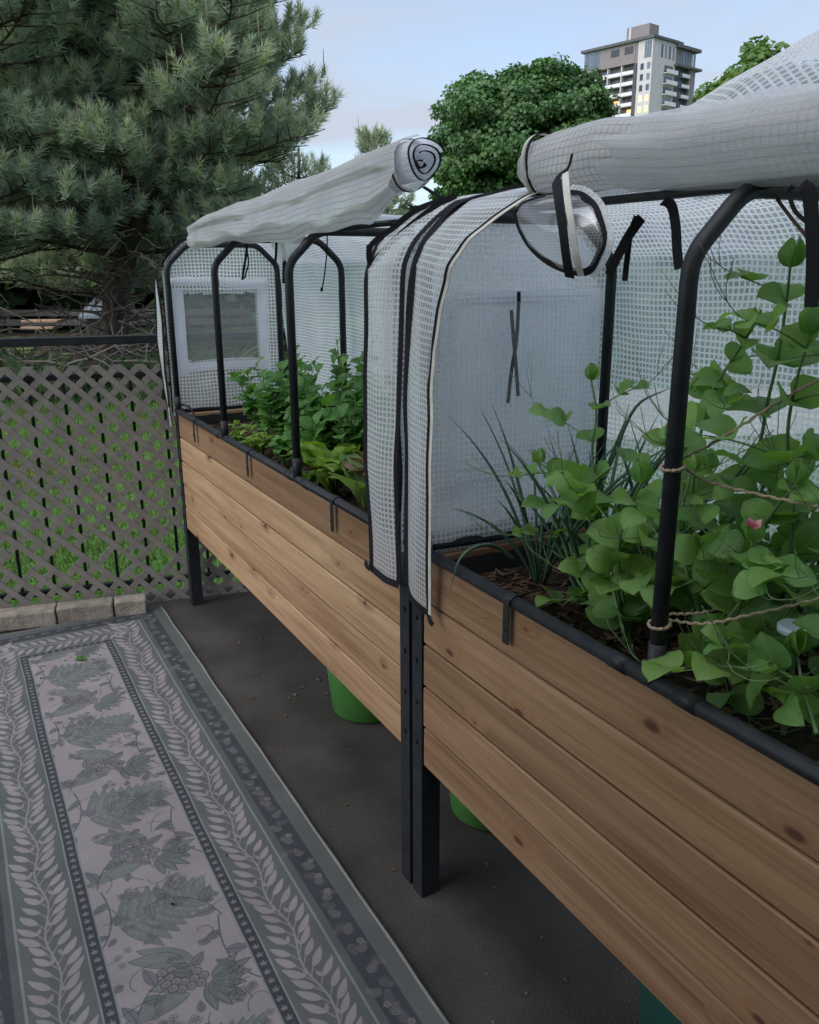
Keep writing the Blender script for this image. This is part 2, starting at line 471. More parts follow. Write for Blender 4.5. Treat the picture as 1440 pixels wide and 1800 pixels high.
def foliage_mat(name, c0, c1, c2, trans=.25, rough=.55, spec=.3):
    """for crowns: a per-leaf random value in the 'tint' attribute chooses the leaf's own colour"""
    mt, nd, ln = new_mat(name)
    out = N(nd, 'OutputMaterial'); p = N(nd, 'BsdfPrincipled', Roughness=rough); p.inputs['Specular IOR Level'].default_value = spec
    at = N(nd, 'Attribute', attribute_name='tint')
    rp = N(nd, 'ValToRGB'); e = rp.color_ramp.elements; e[0].color = rgba(c0); e[1].color = rgba(c2); k = e.new(.5); k.color = rgba(c1)
    ln.new(at.outputs['Fac'], rp.inputs['Fac']); ln.new(rp.outputs[0], p.inputs['Base Color'])
    tl = N(nd, 'BsdfTranslucent'); tm = N(nd, 'MixRGB', blend_type='MULTIPLY'); tm.inputs[0].default_value = 1; tm.inputs[2].default_value = (1.3, 1.4, .6, 1)
    ln.new(rp.outputs[0], tm.inputs[1]); ln.new(tm.outputs[0], tl.inputs[0])
    ms = N(nd, 'MixShader'); ms.inputs[0].default_value = trans; ln.new(p.outputs[0], ms.inputs[1]); ln.new(tl.outputs[0], ms.inputs[2])
    ln.new(ms.outputs[0], out.inputs[0])
    return mt

def set_tint(o, vals):
    a = o.data.attributes.new('tint', 'FLOAT', 'POINT')
    a.data.foreach_set('value', np.asarray(vals, dtype=np.float32))

MAT = {}
MAT['cedar'] = wood_mat()
MAT['black_metal'] = M('black_metal', (.012, .014, .018), rough=.5, spec=.28, col2=(.02, .022, .027), scale=30, bump=.05, bscale=300)
MAT['black_web'] = M('black_webbing', (.010, .010, .013), rough=.85, spec=.2, scale=200, bump=.3, bscale=700)
MAT['grey_web'] = M('grey_webbing', (.10, .105, .11), rough=.85, spec=.2, col2=(.20, .205, .21), scale=260, bump=.3, bscale=700)
MAT['piping'] = M('pale_piping', (.48, .46, .43), rough=.7, scale=40)
MAT['film'] = film_mat('grid_film', film=.46, thread=.34)
MAT['film_far'] = film_mat('grid_film_far', cell=.0150, film=.32, thread=.36)
MAT['film_milky'] = film_mat('grid_film_milky', film=.64, thread_op=.88)
MAT['roll'] = film_mat('grid_film_layered', film=.90, thread=.16, thread_op=.97, white=(.80, .80, .82), gloss=.08, line=(.50, .48, .45))
MAT['clear_sheet'] = film_mat('plain_sheet', cell=.004, thread=.4, film=.34, thread_op=.45, white=(.90, .91, .94), gloss=.05)
MAT['drape'] = film_mat('draped_film', film=.86, thread=.2, thread_op=.95, white=(.80, .80, .83), gloss=.03, line=(.52, .51, .50))
MAT['thin_film'] = film_mat('thin_film', cell=.0045, thread=.25, film=.16, thread_op=.42, white=(.8, .8, .84), gloss=.03)
MAT['screen'] = film_mat('insect_screen', cell=.0021, thread=.36, film=.06, thread_op=.62, white=(.48, .50, .50), gloss=.02)
MAT['window_tape'] = film_mat('white_window_tape', cell=.002, thread=.2, film=.86, thread_op=.9, white=(.80, .82, .90))
MAT['liner'] = M('black_liner', (.012, .012, .013), rough=.8, scale=60, bump=.3, bscale=200)
MAT['soil'] = M('potting_soil', (.018, .013, .010), rough=.95, spec=.15, col2=(.055, .038, .028), scale=60, bump=.8, bscale=120)
MAT['chip'] = M('wood_chip', (.07, .042, .028), rough=.9, spec=.15, col2=(.20, .13, .09), scale=30)
MAT['lattice'] = M('taupe_plastic', (.195, .178, .158), rough=.6, spec=.3, col2=(.255, .234, .21), grain=.12, scale=14, bump=.06, bscale=150)
MAT['paver'] = M('concrete_paver', (.20, .175, .145), rough=.9, spec=.2, col2=(.33, .29, .245), grain=.2, gscale=160, scale=16, bump=.5, bscale=90, rand=.12)
MAT['slab'] = M('patio_concrete', (.038, .035, .032), rough=.9, spec=.15, col2=(.062, .058, .053), grain=.35, gscale=240, scale=4, detail=10, bump=.25, bscale=160)
MAT['bucket_green'] = M('green_plastic', (.045, .150, .034), rough=.45, spec=.4, scale=6, col2=(.052, .165, .04))
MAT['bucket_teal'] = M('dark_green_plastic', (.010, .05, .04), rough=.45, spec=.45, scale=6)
MAT['twine'] = M('jute_twine', (.42, .33, .23), rough=.95, spec=.1, col2=(.60, .50, .37), scale=300, bump=.8, bscale=900)
MAT['lid'] = M('blue_grey_plastic', (.34, .44, .54), rough=.5, scale=20, col2=(.40, .50, .60))
MAT['pea'] = leaf_mat('pea_leaf', (.115, .26, .095), (.21, .365, .095), vein=(.20, .33, .15), trans=.45)
MAT['pea_stem'] = M('pea_stem', (.07, .14, .05), rough=.5, scale=20, col2=(.11, .19, .07))
MAT['onion'] = leaf_mat('onion_leaf', (.050, .115, .080), (.085, .165, .10), vein=(.05, .1, .06), trans=.12)
MAT['greens'] = leaf_mat('leafy_green', (.060, .175, .045), (.115, .265, .060), vein=(.16, .28, .12), trans=.35)
MAT['lettuce'] = leaf_mat('lettuce_leaf', (.16, .31, .045), (.23, .38, .065), vein=(.28, .38, .14), trans=.4)
MAT['red_lettuce'] = leaf_mat('red_lettuce_leaf', (.16, .085, .055), (.17, .19, .075), vein=(.25, .25, .14), trans=.25, tcol=(1.2, .8, .5))
MAT['pale_leaf'] = leaf_mat('spoon_leaf', (.12, .22, .075), (.18, .29, .10), vein=(.33, .42, .24), trans=.35)
MAT['petal'] = M('pink_petal', (.42, .05, .12), rough=.6, scale=60, col2=(.65, .35, .42))
MAT['tendril'] = M('tendril', (.10, .16, .08), rough=.6, scale=20)
# ------------------------------------------------------------------ the setting: slab, lawn, path, unseen ceiling and walls
def rect_sheet(x0, x1, y0, y1, z, nx=1, ny=1, disp=0, sc=1):
    return sheet(lambda s, t: (x0 + (x1 - x0) * s, y0 + (y1 - y0) * t, z + (nz(x0 + (x1 - x0) * s, y0 + (y1 - y0) * t, 0, sc) * disp if disp else 0)), nx, ny)

V, F = bevel_box(-.26, 7.0, -2.8, .95, -.30, 0, .006)
# the far edge of the slab follows the lattice
V = [((x + .2 * y * (1 if x < 1 else 0)), y, z) for x, y, z in V]
floor = mk('patio_floor', V, F, MAT['slab'], frame=BED); tag(floor, 'dark grey concrete patio slab under rug and planters', kind='structure')

grass_m = M('lawn_grass', (.045, .115, .020), rough=.85, spec=.2, col2=(.085, .170, .034), scale=1.2, detail=9, lo=.3, hi=.7, bump=.5, bscale=40)
V, F, UV = sheet(lambda s, t: (-300 + 600 * s, -60 + 760 * t, -.17), 30, 38)
lawn = mk('lawn', V, F, grass_m); tag(lawn, 'green lawn beyond the patio', kind='structure')

path_m = M('path_concrete', (.24, .235, .22), rough=.9, spec=.2, col2=(.33, .32, .30), scale=3, bump=.2, bscale=60)
V, F, UV = sheet(lambda s, t: ((2.0 + 30 * s), 8.2 + 12 * s * 0.35 + 3.4 * t, -.155 + .0), 20, 3)
pth = mk('path', V, F, path_m); tag(pth, 'pale concrete path crossing the lawn behind the planters', kind='structure')
mulch_m = M('bed_mulch', (.030, .022, .016), rough=.95, spec=.1, col2=(.075, .058, .042), scale=9, detail=9, bump=.8, bscale=50)
V, F, UV = sheet(lambda s, t: (-14 + 15.4 * s, 12.6 + 12 * t + .8 * nz(s * 6, t * 3), -.16 + .05 * nz(s * 30, t * 20)), 60, 30)
mul = mk('mulch_ground', V, F, mulch_m); tag(mul, 'brown needle litter under the pines', kind='structure')

# unseen ceiling and walls, placed and sized to keep light off the patio
ceil_m = M('ceiling_paint', (.28, .27, .26), rough=.8, scale=3)
V, F = box(-.1, 7.0, -2.6, -.85, 2.86, 3.06)
tag(mk('ceiling', V, F, ceil_m, frame=BED), 'unseen painted ceiling over the patio, sized to shade it', kind='structure')
wall_m = M('house_wall_render', (.22, .20, .18), rough=.9, scale=6, bump=.3, bscale=80)
V, F = box(3.2, 7.2, -2.8, -2.6, 0, 2.86)
tag(mk('shade_wall', V, F, wall_m, frame=BED), 'unseen rendered house wall beside the patio, placed to dim its near end', kind='structure')
V, F = box(7.0, 7.2, -2.6, -.3, 0, 2.86)
tag(mk('shade_end_wall', V, F, wall_m, frame=BED), 'unseen rendered end wall added to darken the near end of the patio', kind='structure')

# ------------------------------------------------------------------ grass blades close to the patio
rng = np.random.default_rng(5)
def blades(n, xr, yr, hmin, hmax, wd):
    x = rng.uniform(*xr, n); y = rng.uniform(yr[0] ** .5, yr[1] ** .5, n) ** 2
    a = rng.uniform(0, 2 * np.pi, n); h = rng.uniform(hmin, hmax, n); w = wd * (.7 + .06 * y)
    le = rng.normal(0, .4, (n, 2)) * h[:, None]
    V = np.zeros((n, 3, 3))
    V[:, 0] = np.c_[x - np.cos(a) * w, y - np.sin(a) * w, np.full(n, -.17)]
    V[:, 1] = np.c_[x + np.cos(a) * w, y + np.sin(a) * w, np.full(n, -.17)]
    V[:, 2] = np.c_[x + le[:, 0], y + le[:, 1], -.17 + h]
    pt = .5 + .9 * np.array([nz(q[0] * .8, q[1] * .8) for q in np.c_[x, y]]) + rng.normal(0, .16, n)
    return V, np.repeat(np.clip(pt, 0, 1), 3)
gv, gt = blades(110000, (-7.5, 1.5), (3.5, 12.8), .03, .085, .006)
gv2, gt2 = blades(30000, (1.0, 8), (4.6, 12.0), .03, .08, .008)
gv = np.concatenate([gv, gv2]); gt = np.concatenate([gt, gt2])
# keep clear of slab
loc = gv[:, 0, :] - np.array(BED.o)
ub = loc[:, 0] * math.cos(BED_ANG) + loc[:, 1] * math.sin(BED_ANG); wb = -loc[:, 0] * math.sin(BED_ANG) + loc[:, 1] * math.cos(BED_ANG)
onp = (gv[:, 0, 0] > 1.9) & (gv[:, 0, 1] > 8.1 + (gv[:, 0, 0] - 2) * .14) & (gv[:, 0, 1] < 11.7 + (gv[:, 0, 0] - 2) * .14)
keep = ~((ub > -.26 + .2 * wb) & (wb > -2.0) & (wb < 1.0)) & ~onp
gv = gv[keep]; gt = gt.reshape(-1, 3)[keep].ravel()
blade_m = foliage_mat('grass_blade', (.115, .125, .055), (.080, .160, .042), (.130, .225, .068), trans=.35, rough=.6)
g = mk('grass', gv.reshape(-1, 3), np.arange(len(gv) * 3).reshape(-1, 3), blade_m)
set_tint(g, gt); tag(g, 'short green grass blades growing on the lawn', 'grass', kind='stuff')

# ------------------------------------------------------------------ railing and lattice at the far end of the patio
rail = thing('railing', 'black metal railing running behind the taupe lattice', 'railing', LAT, (0, .09, -.15))
V, F = bevel_box(-2.2, 1.3, .07, .115, 1.188, 1.224, .003); mk('top_rail', V, F, MAT['black_metal'], rail)
V, F = bevel_box(-2.2, 1.3, .08, .105, .06, .09, .003); mk('bottom_rail', V, F, MAT['black_metal'], rail)
V, F = bevel_box(-2.2, 1.3, .08, .105, 1.04, 1.066, .003); mk('middle_rail', V, F, MAT['black_metal'], rail)
for i in range(25):
    x = -2.1 + .1385 * i - .005
    V, F = bevel_box(x - .007, x + .007, .085, .099, .09, 1.04, .002); mk('baluster', V, F, MAT['black_metal'], rail)
for x in (-2.2, 1.28):
    V, F = bevel_box(x - .02, x + .02, .07, .11, -.15, 1.188, .003); mk('post', V, F, MAT['black_metal'], rail)

lat = thing('lattice_panel', 'taupe lattice panel with scalloped top and a few large diamond openings', 'lattice', LAT, (0, 0, 0))
PI_, SW = .0893, .0262           # pitch along x, slat width
X0, X1, Z0 = -1.45, .30, .004
ZT = lambda x: 1.1115 - .012 * (x + .65)
XPH, ZPH = -.611 + PI_ / 2, 1.1035       # one crossing sits just under the top edge
big = [(-.727, .242), (-.551, .257), (-.411, .308), (-.328, .224), (-.142, .231), (-.054, .318), (-.9, .30), (-1.1, .24), (.18, .235), (.30, .31)]
cross = []
for bx_, bz_ in big:             # snap to a crossing of the two slat families
    p_ = round(((bx_ - XPH) + (bz_ - ZPH)) / PI_); q_ = round(((bx_ - XPH) - (bz_ - ZPH)) / PI_)
    cross.append((p_, q_))
def clip_poly(P, n, c):
    out = []
    for i in range(len(P)):
        a, b = P[i], P[(i + 1) % len(P)]
        da, db = a[0] * n[0] + a[1] * n[1] - c, b[0] * n[0] + b[1] * n[1] - c
        if da <= 0: out.append(a)
        if (da < 0 < db) or (db < 0 < da):
            t = da / (da - db); out.append((a[0] + (b[0] - a[0]) * t, a[1] + (b[1] - a[1]) * t))
    return out
def slat(fam, k):
    # fam 0: x+z = const (falls to the right), fam 1: x-z = const
    s2 = math.sqrt(.5)
    d_ = (s2, -s2) if fam == 0 else (s2, s2)
    nrm = (s2, s2) if fam == 0 else (s2, -s2)
    c = (XPH + (ZPH if fam == 0 else -ZPH) + k * PI_) * s2
    cuts = []
    for p_, q_ in cross:
        if (p_ if fam == 0 else q_) == k:
            x = XPH + (p_ + q_) * PI_ / 2; z = ZPH + (p_ - q_) * PI_ / 2
            s = x * d_[0] + z * d_[1]; cuts.append((s - .0475, s + .0475))
    cuts.sort(); spans = []; a = -4
    for c0, c1 in cuts: spans.append((a, c0)); a = c1
    spans.append((a, 4))
    for a, b in spans:
        P = [(nrm[0] * (c + w_) + d_[0] * s, nrm[1] * (c + w_) + d_[1] * s) for s, w_ in ((a, -SW / 2), (b, -SW / 2), (b, SW / 2), (a, SW / 2))]
        for n_, cc in (((-1, 0), -X0), ((1, 0), X1), ((0, -1), -Z0)): P = clip_poly(P, n_, cc)
        if len(P) > 2: P = clip_poly(P, (.012, 1), 1.1115 - .012 * .65)
        if len(P) < 3: continue
        ar = abs(sum(P[i][0] * P[(i + 1) % len(P)][1] - P[(i + 1) % len(P)][0] * P[i][1] for i in range(len(P)))) / 2
        if ar < 2e-4: continue
        y0 = -.0050 if fam == 0 else -.0006; y1 = y0 + .0042
        n = len(P); e = .0008
        cx_, cz_ = sum(p[0] for p in P) / n, sum(p[1] for p in P) / n
        V = [(p[0], y0 + e, p[1]) for p in P] + [(p[0], y1, p[1]) for p in P]
        F = [tuple(range(n)), tuple(range(2 * n - 1, n - 1, -1))] + [(i, n + i, n + (i + 1) % n, (i + 1) % n) for i in range(n)]
        mk('slat', V, F, MAT['lattice'], lat)
for fam in (0, 1):
    for k in range(-40, 40): slat(fam, k)
del slat

# three edging blocks holding the lattice foot down
rnd = random.Random(3)
for i, (a, b, lab) in enumerate([(-.806, -.567, 'leftmost concrete edging block lying at the foot of the lattice'),
                                 (-.562, -.328, 'middle concrete edging block lying between two others on the rug end'),
                                 (-.322, -.187, 'short right-hand edging block, last of the row before the planter leg')]):
    V, F = bevel_box(a, b, -.150 + .006 * i, -.048, .004, .074, .007, 2, jit=.0035, sub=2)
    tag(mk('edging_block', V, F, MAT['paver'], frame=LAT, base=((a + b) / 2, -.1, 0), smooth=False), lab, 'paver block', 'edging blocks along the lattice')

# ------------------------------------------------------------------ rug: woven print drawn into an image made here
def draw_rug():
    mmpp = 1.0
    Wd, Ln = 884, 2560            # mm across (x = 0 at the planter side), mm along (0 = far end)
    RX = 1000.0 / 1000
    H, Wp = int(Ln / mmpp), int(Wd / mmpp)
    yy, xx = np.mgrid[0:H, 0:Wp].astype(np.float32)
    PALE = np.array([.245, .224, .230]); GREEN = np.array([.098, .107, .106]); DARK = np.array([.045, .050, .058])
    MID = np.array([.175, .190, .198]); BIND = np.array([.33, .34, .32]); TEAL = np.array([.165, .205, .205]); INK = np.array([.058, .058, .064])
    img = np.empty((H, Wp, 3), np.float32); img[:] = PALE
    # distance from the rug's edge on three sides (the near end lies outside the picture)
    ed = np.minimum(np.minimum(xx, Wd - 1 - xx), yy)
    bands = [(0, 3, BIND), (3, 46, GREEN * .92), (46, 104, DARK), (104, 122, GREEN * .85), (122, 128, MID), (128, 262, GREEN), (262, 266, MID * 1.1), (266, 293, DARK), (293, 297, MID)]
    for a, b, c in bands: img[(ed >= a) & (ed < b)] = c
    center = ed >= 297
    def stamp(cx, cy, R, fn, col, al=1.0):
        x0, x1, y0, y1 = int(max(0, cx - R)), int(min(Wp, cx + R + 1)), int(max(0, cy - R)), int(min(H, cy + R + 1))
        if x1 <= x0 or y1 <= y0: return
        d = fn(xx[y0:y1, x0:x1] - cx, yy[y0:y1, x0:x1] - cy)
        a = np.clip(.5 - d, 0, 1)[..., None] * al
        img[y0:y1, x0:x1] = img[y0:y1, x0:x1] * (1 - a) + np.asarray(col) * a
    def leaf(cx, cy, ang, L, Wl, col, al=1.0, curve=0.0, outline=None, ow=2.0, vein=None):
        """leaf with its base at cx, cy growing in direction ang"""
        ca, sa = math.cos(ang), math.sin(ang)
        def sdf(dx, dy, grow=0.0):
            u = (dx * ca + dy * sa); v = (-dx * sa + dy * ca)
            t = np.clip(u / L, 0, 1); v = v - curve * L * t * t
            hw = Wl / 2 * np.maximum(np.sin(np.pi * np.clip(t, 0, 1) ** .8), 0) ** .85
            return np.where((u < -grow) | (u > L + grow), 9, np.abs(v) - hw - grow)
        if outline is not None: stamp(cx, cy, L * 1.3, lambda a, b: sdf(a, b, ow), outline, al)
        stamp(cx, cy, L * 1.3, sdf, col, al)
        if vein is not None:
            def vd(dx, dy):
                u = (dx * ca + dy * sa); v = (-dx * sa + dy * ca); t = np.clip(u / L, 0, 1)
                return np.where((u < 0) | (u > L * .92), 9, np.abs(v - curve * L * t * t) - .8)
            stamp(cx, cy, L * 1.3, vd, vein, al)
    def line(pts, w, col, al=1.0):
        P = np.asarray(pts, float)
        for i in range(len(P) - 1):
            a, b = P[i], P[i + 1]; c = (a + b) / 2; R = np.linalg.norm(b - a) / 2 + w + 2
            ba = b - a; l2 = ba @ ba + 1e-6
            def f(dx, dy):
                px, py = dx + c[0] - a[0], dy + c[1] - a[1]
                t = np.clip((px * ba[0] + py * ba[1]) / l2, 0, 1)
                return np.hypot(px - t * ba[0], py - t * ba[1]) - w / 2
            stamp(c[0], c[1], R, f, col, al)
    def disc(cx, cy, r, col, al=1.0): stamp(cx, cy, r + 2, lambda a, b: np.hypot(a, b) - r, col, al)
    def ring(cx, cy, r, w, col, al=1.0): stamp(cx, cy, r + w + 2, lambda a, b: np.abs(np.hypot(a, b) - r) - w / 2, col, al)
    R_ = random.Random(11)
    def vine(fx, length, flip=1):
        """leafy vine; fx maps (along, across) in mm to rug x, y; along grows towards the tip"""
        S = np.arange(0, length, 8)
        pts = [fx(s, 9 * math.sin(s / 38.0)) for s in S]
        line(pts, 4.2, PALE * .95)
        s = 10; k = 0
        while s < length - 10:
            for sd in (-1, 1):
                s_ = s + (0 if sd < 0 else 18)
                c0 = 9 * math.sin(s_ / 38.0)
                p0, p1 = np.array(fx(s_, c0 + sd * 2)), np.array(fx(s_ + 22, c0 + sd * 15))
                line([p0, (p0 + p1) / 2 + np.array([0, 0]), p1], 2.4, PALE * .95)
                tip = np.array(fx(s_ + 22 + 34, c0 + sd * (15 + 40 + R_.uniform(-4, 4))))
                dv = tip - p1; a = math.atan2(dv[1], dv[0])
                leaf(p1[0], p1[1], a, R_.uniform(52, 64), R_.uniform(17, 21), PALE * R_.uniform(.92, 1.05), curve=.16 * sd * flip)
                if k % 3 == 0:
                    tip2 = np.array(fx(s_ + 46, c0 + sd * 6)); dv = tip2 - p1
                    leaf(p1[0], p1[1], math.atan2(dv[1], dv[0]), 24, 10, PALE * .9)
            s += 36; k += 1
    vine(lambda s, c: (195 + c, H - s), H - 160, -1)
    vine(lambda s, c: (Wp - 195 - c, H - s), H - 160, 1)
    vine(lambda s, c: (150 + s, 195 + c), Wp - 300, 1)
    # narrow dark borders: small arrow sprigs
    def sprig(x, y, ang, sz, col, al):
        for da, l in ((0, 1), (.75, .8), (-.75, .8), (1.5, .5), (-1.5, .5)):
            leaf(x, y, ang + da, sz * l, sz * .30, col, al)
    for y in range(300, H, 27):
        sprig(280, y, -math.pi / 2 + R_.uniform(-.3, .3), 15, PALE * .8, .75); sprig(Wp - 280, y, -math.pi / 2 + R_.uniform(-.3, .3), 15, PALE * .8, .75)
    for x in range(300, Wp - 290, 27): sprig(x, 280, R_.uniform(-.3, .3), 14, PALE * .8, .7)
    # outer dark borders: ferns and little flowers, faded
    def fern(x, y, ang, al):
        for q in range(5):
            px_, py_ = x + math.cos(ang) * q * 7, y + math.sin(ang) * q * 7
            for sd in (-1, 1): leaf(px_, py_, ang + sd * .85, 20 - 2.4 * q, 3.6, PALE * .72, al)
        line([(x, y), (x + math.cos(ang) * 38, y + math.sin(ang) * 38)], 2, PALE * .6, al)
    def flower(x, y, r, al, c=PALE * .75):
        for q in range(5): disc(x + math.cos(q * 1.257) * r * .6, y + math.sin(q * 1.257) * r * .6, r * .46, c, al)
        disc(x, y, r * .28, DARK, al)
    for y in range(60, H, 62):
        for xb in (75, Wp - 75):
            fern(xb + R_.uniform(-10, 10), y, -math.pi / 2 + R_.uniform(-.9, .9), .62)
            if R_.random() < .55: flower(xb + R_.uniform(-18, 18), y + 30, 9, .6)
            fern(xb + R_.uniform(-16, 16), y + 28, R_.uniform(0, 6.3), .35)
    for x in range(110, Wp - 100, 62): fern(x, 75 + R_.uniform(-8, 8), R_.uniform(-.8, .8), .55); flower(x + 30, 75, 8, .5)
    # centre panel: branching florals, fruit cones and big soft leaves, in greys
    cx0, cx1 = 300, Wp - 300
    BLU = np.array([.145, .140, .155]); GRN = np.array([.12, .138, .135]); SOFT = np.array([.145, .160, .157])
    sub = img.copy()
    def cone(cx, cy, ang, sz, mir):
        # husk leaves, then overlapping scales
        ca, sa = math.cos(ang), math.sin(ang)
        T = lambda u, v: (cx + ca * u - sa * v * mir, cy + sa * u + ca * v * mir)
        for q, (u, v, da, l) in enumerate([(-.2, -.9, -.4, 1.25), (-.4, .9, .5, 1.3), (.1, -.95, -.15, 1.1), (-.65, 0, .15, 1.0)]):
            x, y = T(u * sz, v * sz * .6); leaf(x, y, ang + da * mir, sz * 1.5 * l, sz * .62, SOFT, .95, .2 * mir, INK, 1.6, PALE * .85)
        for r_ in range(6):
            n = (2, 3, 4, 4, 3, 2)[r_]
            for q in range(n):
                x, y = T((-.62 + r_ * .25) * sz, ((q - (n - 1) / 2) * .26) * sz)
                disc(x, y, sz * .165, INK, .9); disc(x, y, sz * .135, PALE * .80, .95); disc(x + 1.5, y + 2, sz * .085, BLU, .9)
        for q in range(7):
            a = ang + (2.0 + q * .34) * mir; x, y = T(-.75 * sz, 0)
            leaf(x + math.cos(a) * 14, y + math.sin(a) * 14, a, sz * (1.0 + .1 * (q % 3)), sz * .33, GRN, .95, .12 * mir, INK, 1.7, PALE * .9)
    def acanthus(cx, cy, ang, L, mir):
        for q in range(9):
            t = q / 9; x, y = cx + math.cos(ang) * L * t, cy + math.sin(ang) * L * t
            for sd in (-1, 1):
                a = ang + sd * (.95 - .4 * t)
                leaf(x, y, a, L * (.62 - .36 * t), L * .17, SOFT * (1 if q % 2 else .93), .9, .18 * sd, INK * 1.35, 1.2)
                for w_ in range(3):
                    leaf(x + math.cos(a) * (18 + 18 * w_), y + math.sin(a) * (18 + 18 * w_), a + sd * .5, 24, 8, SOFT * 1.22, .6)
        line([(cx, cy), (cx + math.cos(ang) * L, cy + math.sin(ang) * L)], 3, PALE * .85, .8)
    def curl(x, y, ang, L, k, w=2.6, col=INK):
        pts = []; a = ang
        for q in range(26):
            pts.append((x, y)); x += math.cos(a) * L / 26; y += math.sin(a) * L / 26; a += k * (.6 + 1.6 * q / 26) / 26
        line(pts, w, col, .85); return pts
    def cluster(x, y, n, r):
        for q in range(n):
            a = R_.uniform(0, 6.3); d = R_.uniform(0, 30)
            px_, py_ = x + math.cos(a) * d, y + math.sin(a) * d
            for w_ in range(5): ring(px_ + math.cos(w_ * 1.257) * r * .6, py_ + math.sin(w_ * 1.257) * r * .6, r * .45, 1.4, INK, .7)
            disc(px_, py_, r * .5, BLU, .8)
    per = 470; k = 0
    for y0 in range(180, H + 200, per // 2):
        mir = 1 if k % 2 == 0 else -1
        xc = (cx0 + cx1) / 2
        if k % 2 == 0:
            P1 = curl(xc - mir * 118, y0 - 40, math.pi / 2 - .3 * mir, 330, 1.3 * mir, 3.4)
            cone(xc + 8 * mir, y0 + 105, (-.55 if mir > 0 else math.pi + .55), 74, mir)
        else:
            P1 = curl(xc - mir * 118, y0 - 20, math.pi / 2 - .2 * mir, 300, 1.2 * mir, 3.4)
            acanthus(xc - 95 * mir, y0 + 125, (-.18 if mir > 0 else math.pi + .18), 205, mir)
        P1 = P1 + curl(xc + mir * 125, y0 + 200, -math.pi / 2 - .25 * mir, 240, -1.5 * mir, 2.8)
        for q in range(4, len(P1) - 2, 5):
            a = math.atan2(P1[q + 1][1] - P1[q][1], P1[q + 1][0] - P1[q][0])
            sd = 1 if (q // 5) % 2 else -1
            leaf(P1[q][0], P1[q][1], a + sd * R_.uniform(.6, 1.1), R_.uniform(40, 58), R_.uniform(19, 26), BLU if q % 2 else GRN, .92, .15 * sd, INK, 1.5, INK)
        for q in range(8): curl(R_.uniform(cx0 + 15, cx1 - 15), y0 + R_.uniform(0, per / 2), R_.uniform(0, 6.3), R_.uniform(60, 110), R_.uniform(-3, 3), 1.8)
        for q in range(8): cluster(R_.uniform(cx0 + 20, cx1 - 20), y0 + R_.uniform(0, per / 2), R_.randint(3, 6), R_.uniform(7, 10))
        for q in range(5): leaf(R_.uniform(cx0 + 15, cx1 - 15), y0 + R_.uniform(0, per / 2), R_.uniform(0, 6.3), R_.uniform(24, 40), R_.uniform(14, 20), BLU, .8, .1, INK, 1.3, INK)
        k += 1
    img = np.where(center[..., None], img, np.where((ed >= 297)[..., None], img, img))
    keep = (ed < 297)[..., None]
    img = np.where(keep, sub, img)
    # weave: thin uneven threads, worn patches
    g_ = np.random.default_rng(2)
    th = 1 + .10 * (g_.random((H, 1)) - .5) + .08 * (g_.random((1, Wp)) - .5) + .16 * (g_.random((H, Wp)) - .5)
    lo = g_.random((H // 64 + 2, Wp // 64 + 2))
    ly, lx = yy / 64, xx / 64; iy, ix = ly.astype(int), lx.astype(int); fy, fx_ = ly - iy, lx - ix
    wear = (lo[iy, ix] * (1 - fy) * (1 - fx_) + lo[iy + 1, ix] * fy * (1 - fx_) + lo[iy, ix + 1] * (1 - fy) * fx_ + lo[iy + 1, ix + 1] * fy * fx_)
    img = img * th[..., None] * (.90 + .2 * wear)[..., None]
    out = np.ones((H, Wp, 4), np.float32)
    lin = np.clip(img, 0, 1)
    out[..., :3] = np.where(lin <= .0031308, lin * 12.92, 1.055 * lin ** (1 / 2.4) - .055)
    im = bpy.data.images.new('rug_print', Wp, H, alpha=False)
    im.pixels.foreach_set(out.ravel())
    im.update(); im.pack()
    return im, Wd / 1000, Ln / 1000
rug_img, RW, RL = draw_rug()
mt, nd, ln = new_mat('rug_weave')
p_ = N(nd, 'BsdfPrincipled', Roughness=.9); p_.inputs['Specular IOR Level'].default_value = .15
ti = nd.new('ShaderNodeTexImage'); ti.image = rug_img; ti.interpolation = 'Cubic'
ou = N(nd, 'OutputMaterial'); uvn = N(nd, 'UVMap'); ln.new(uvn.outputs[0], ti.inputs[0]); ln.new(ti.outputs[0], p_.inputs['Base Color']); ln.new(p_.outputs[0], ou.inputs[0])
wv_ = N(nd, 'TexNoise', Scale=900.0); tcc = N(nd, 'TexCoord'); ln.new(tcc.outputs['Object'], wv_.inputs[0])
bq = N(nd, 'Bump', Strength=.25, Distance=.002); ln.new(wv_.outputs[0], bq.inputs['Height']); ln.new(bq.outputs[0], p_.inputs['Normal'])
rug_mats = [mt, M('rug_binding', (.16, .162, .15), rough=.9, spec=.1, scale=200, bump=.4, bscale=500)]
mb = MB()
nx_, ny_ = 18, 54
def rug_pt(s, t, top=True):
    x = -.060 + RL * t; y = -.136 - RW * s
    y += .004 * nz(x * 1.7, 4) + .002 * nz(x * 6, 1); z = .0075 + .004 * nz(x * 2.6, y * 2.6, 3) * (1 - .6 * abs(2 * s - 1)) if top else .0012
    return (x, y, z)
V, F, UV = sheet(lambda s, t: rug_pt(s, t), nx_, ny_)
UV = [(u, 1 - v) if False else (u, v) for u, v in UV]
mb.add(V, [f[::-1] for f in F], UV)
V2, F2, UV2 = sheet(lambda s, t: rug_pt(s, t, False), nx_, ny_); mb.add(V2, F2, UV2)
rug = mb.build('rug', rug_mats, frame=BED, base=(1.2, -.58, 0), smooth=True)
tag(rug, 'long grey patterned runner rug with pale leaf border on the patio floor', 'rug')
bd = MB()
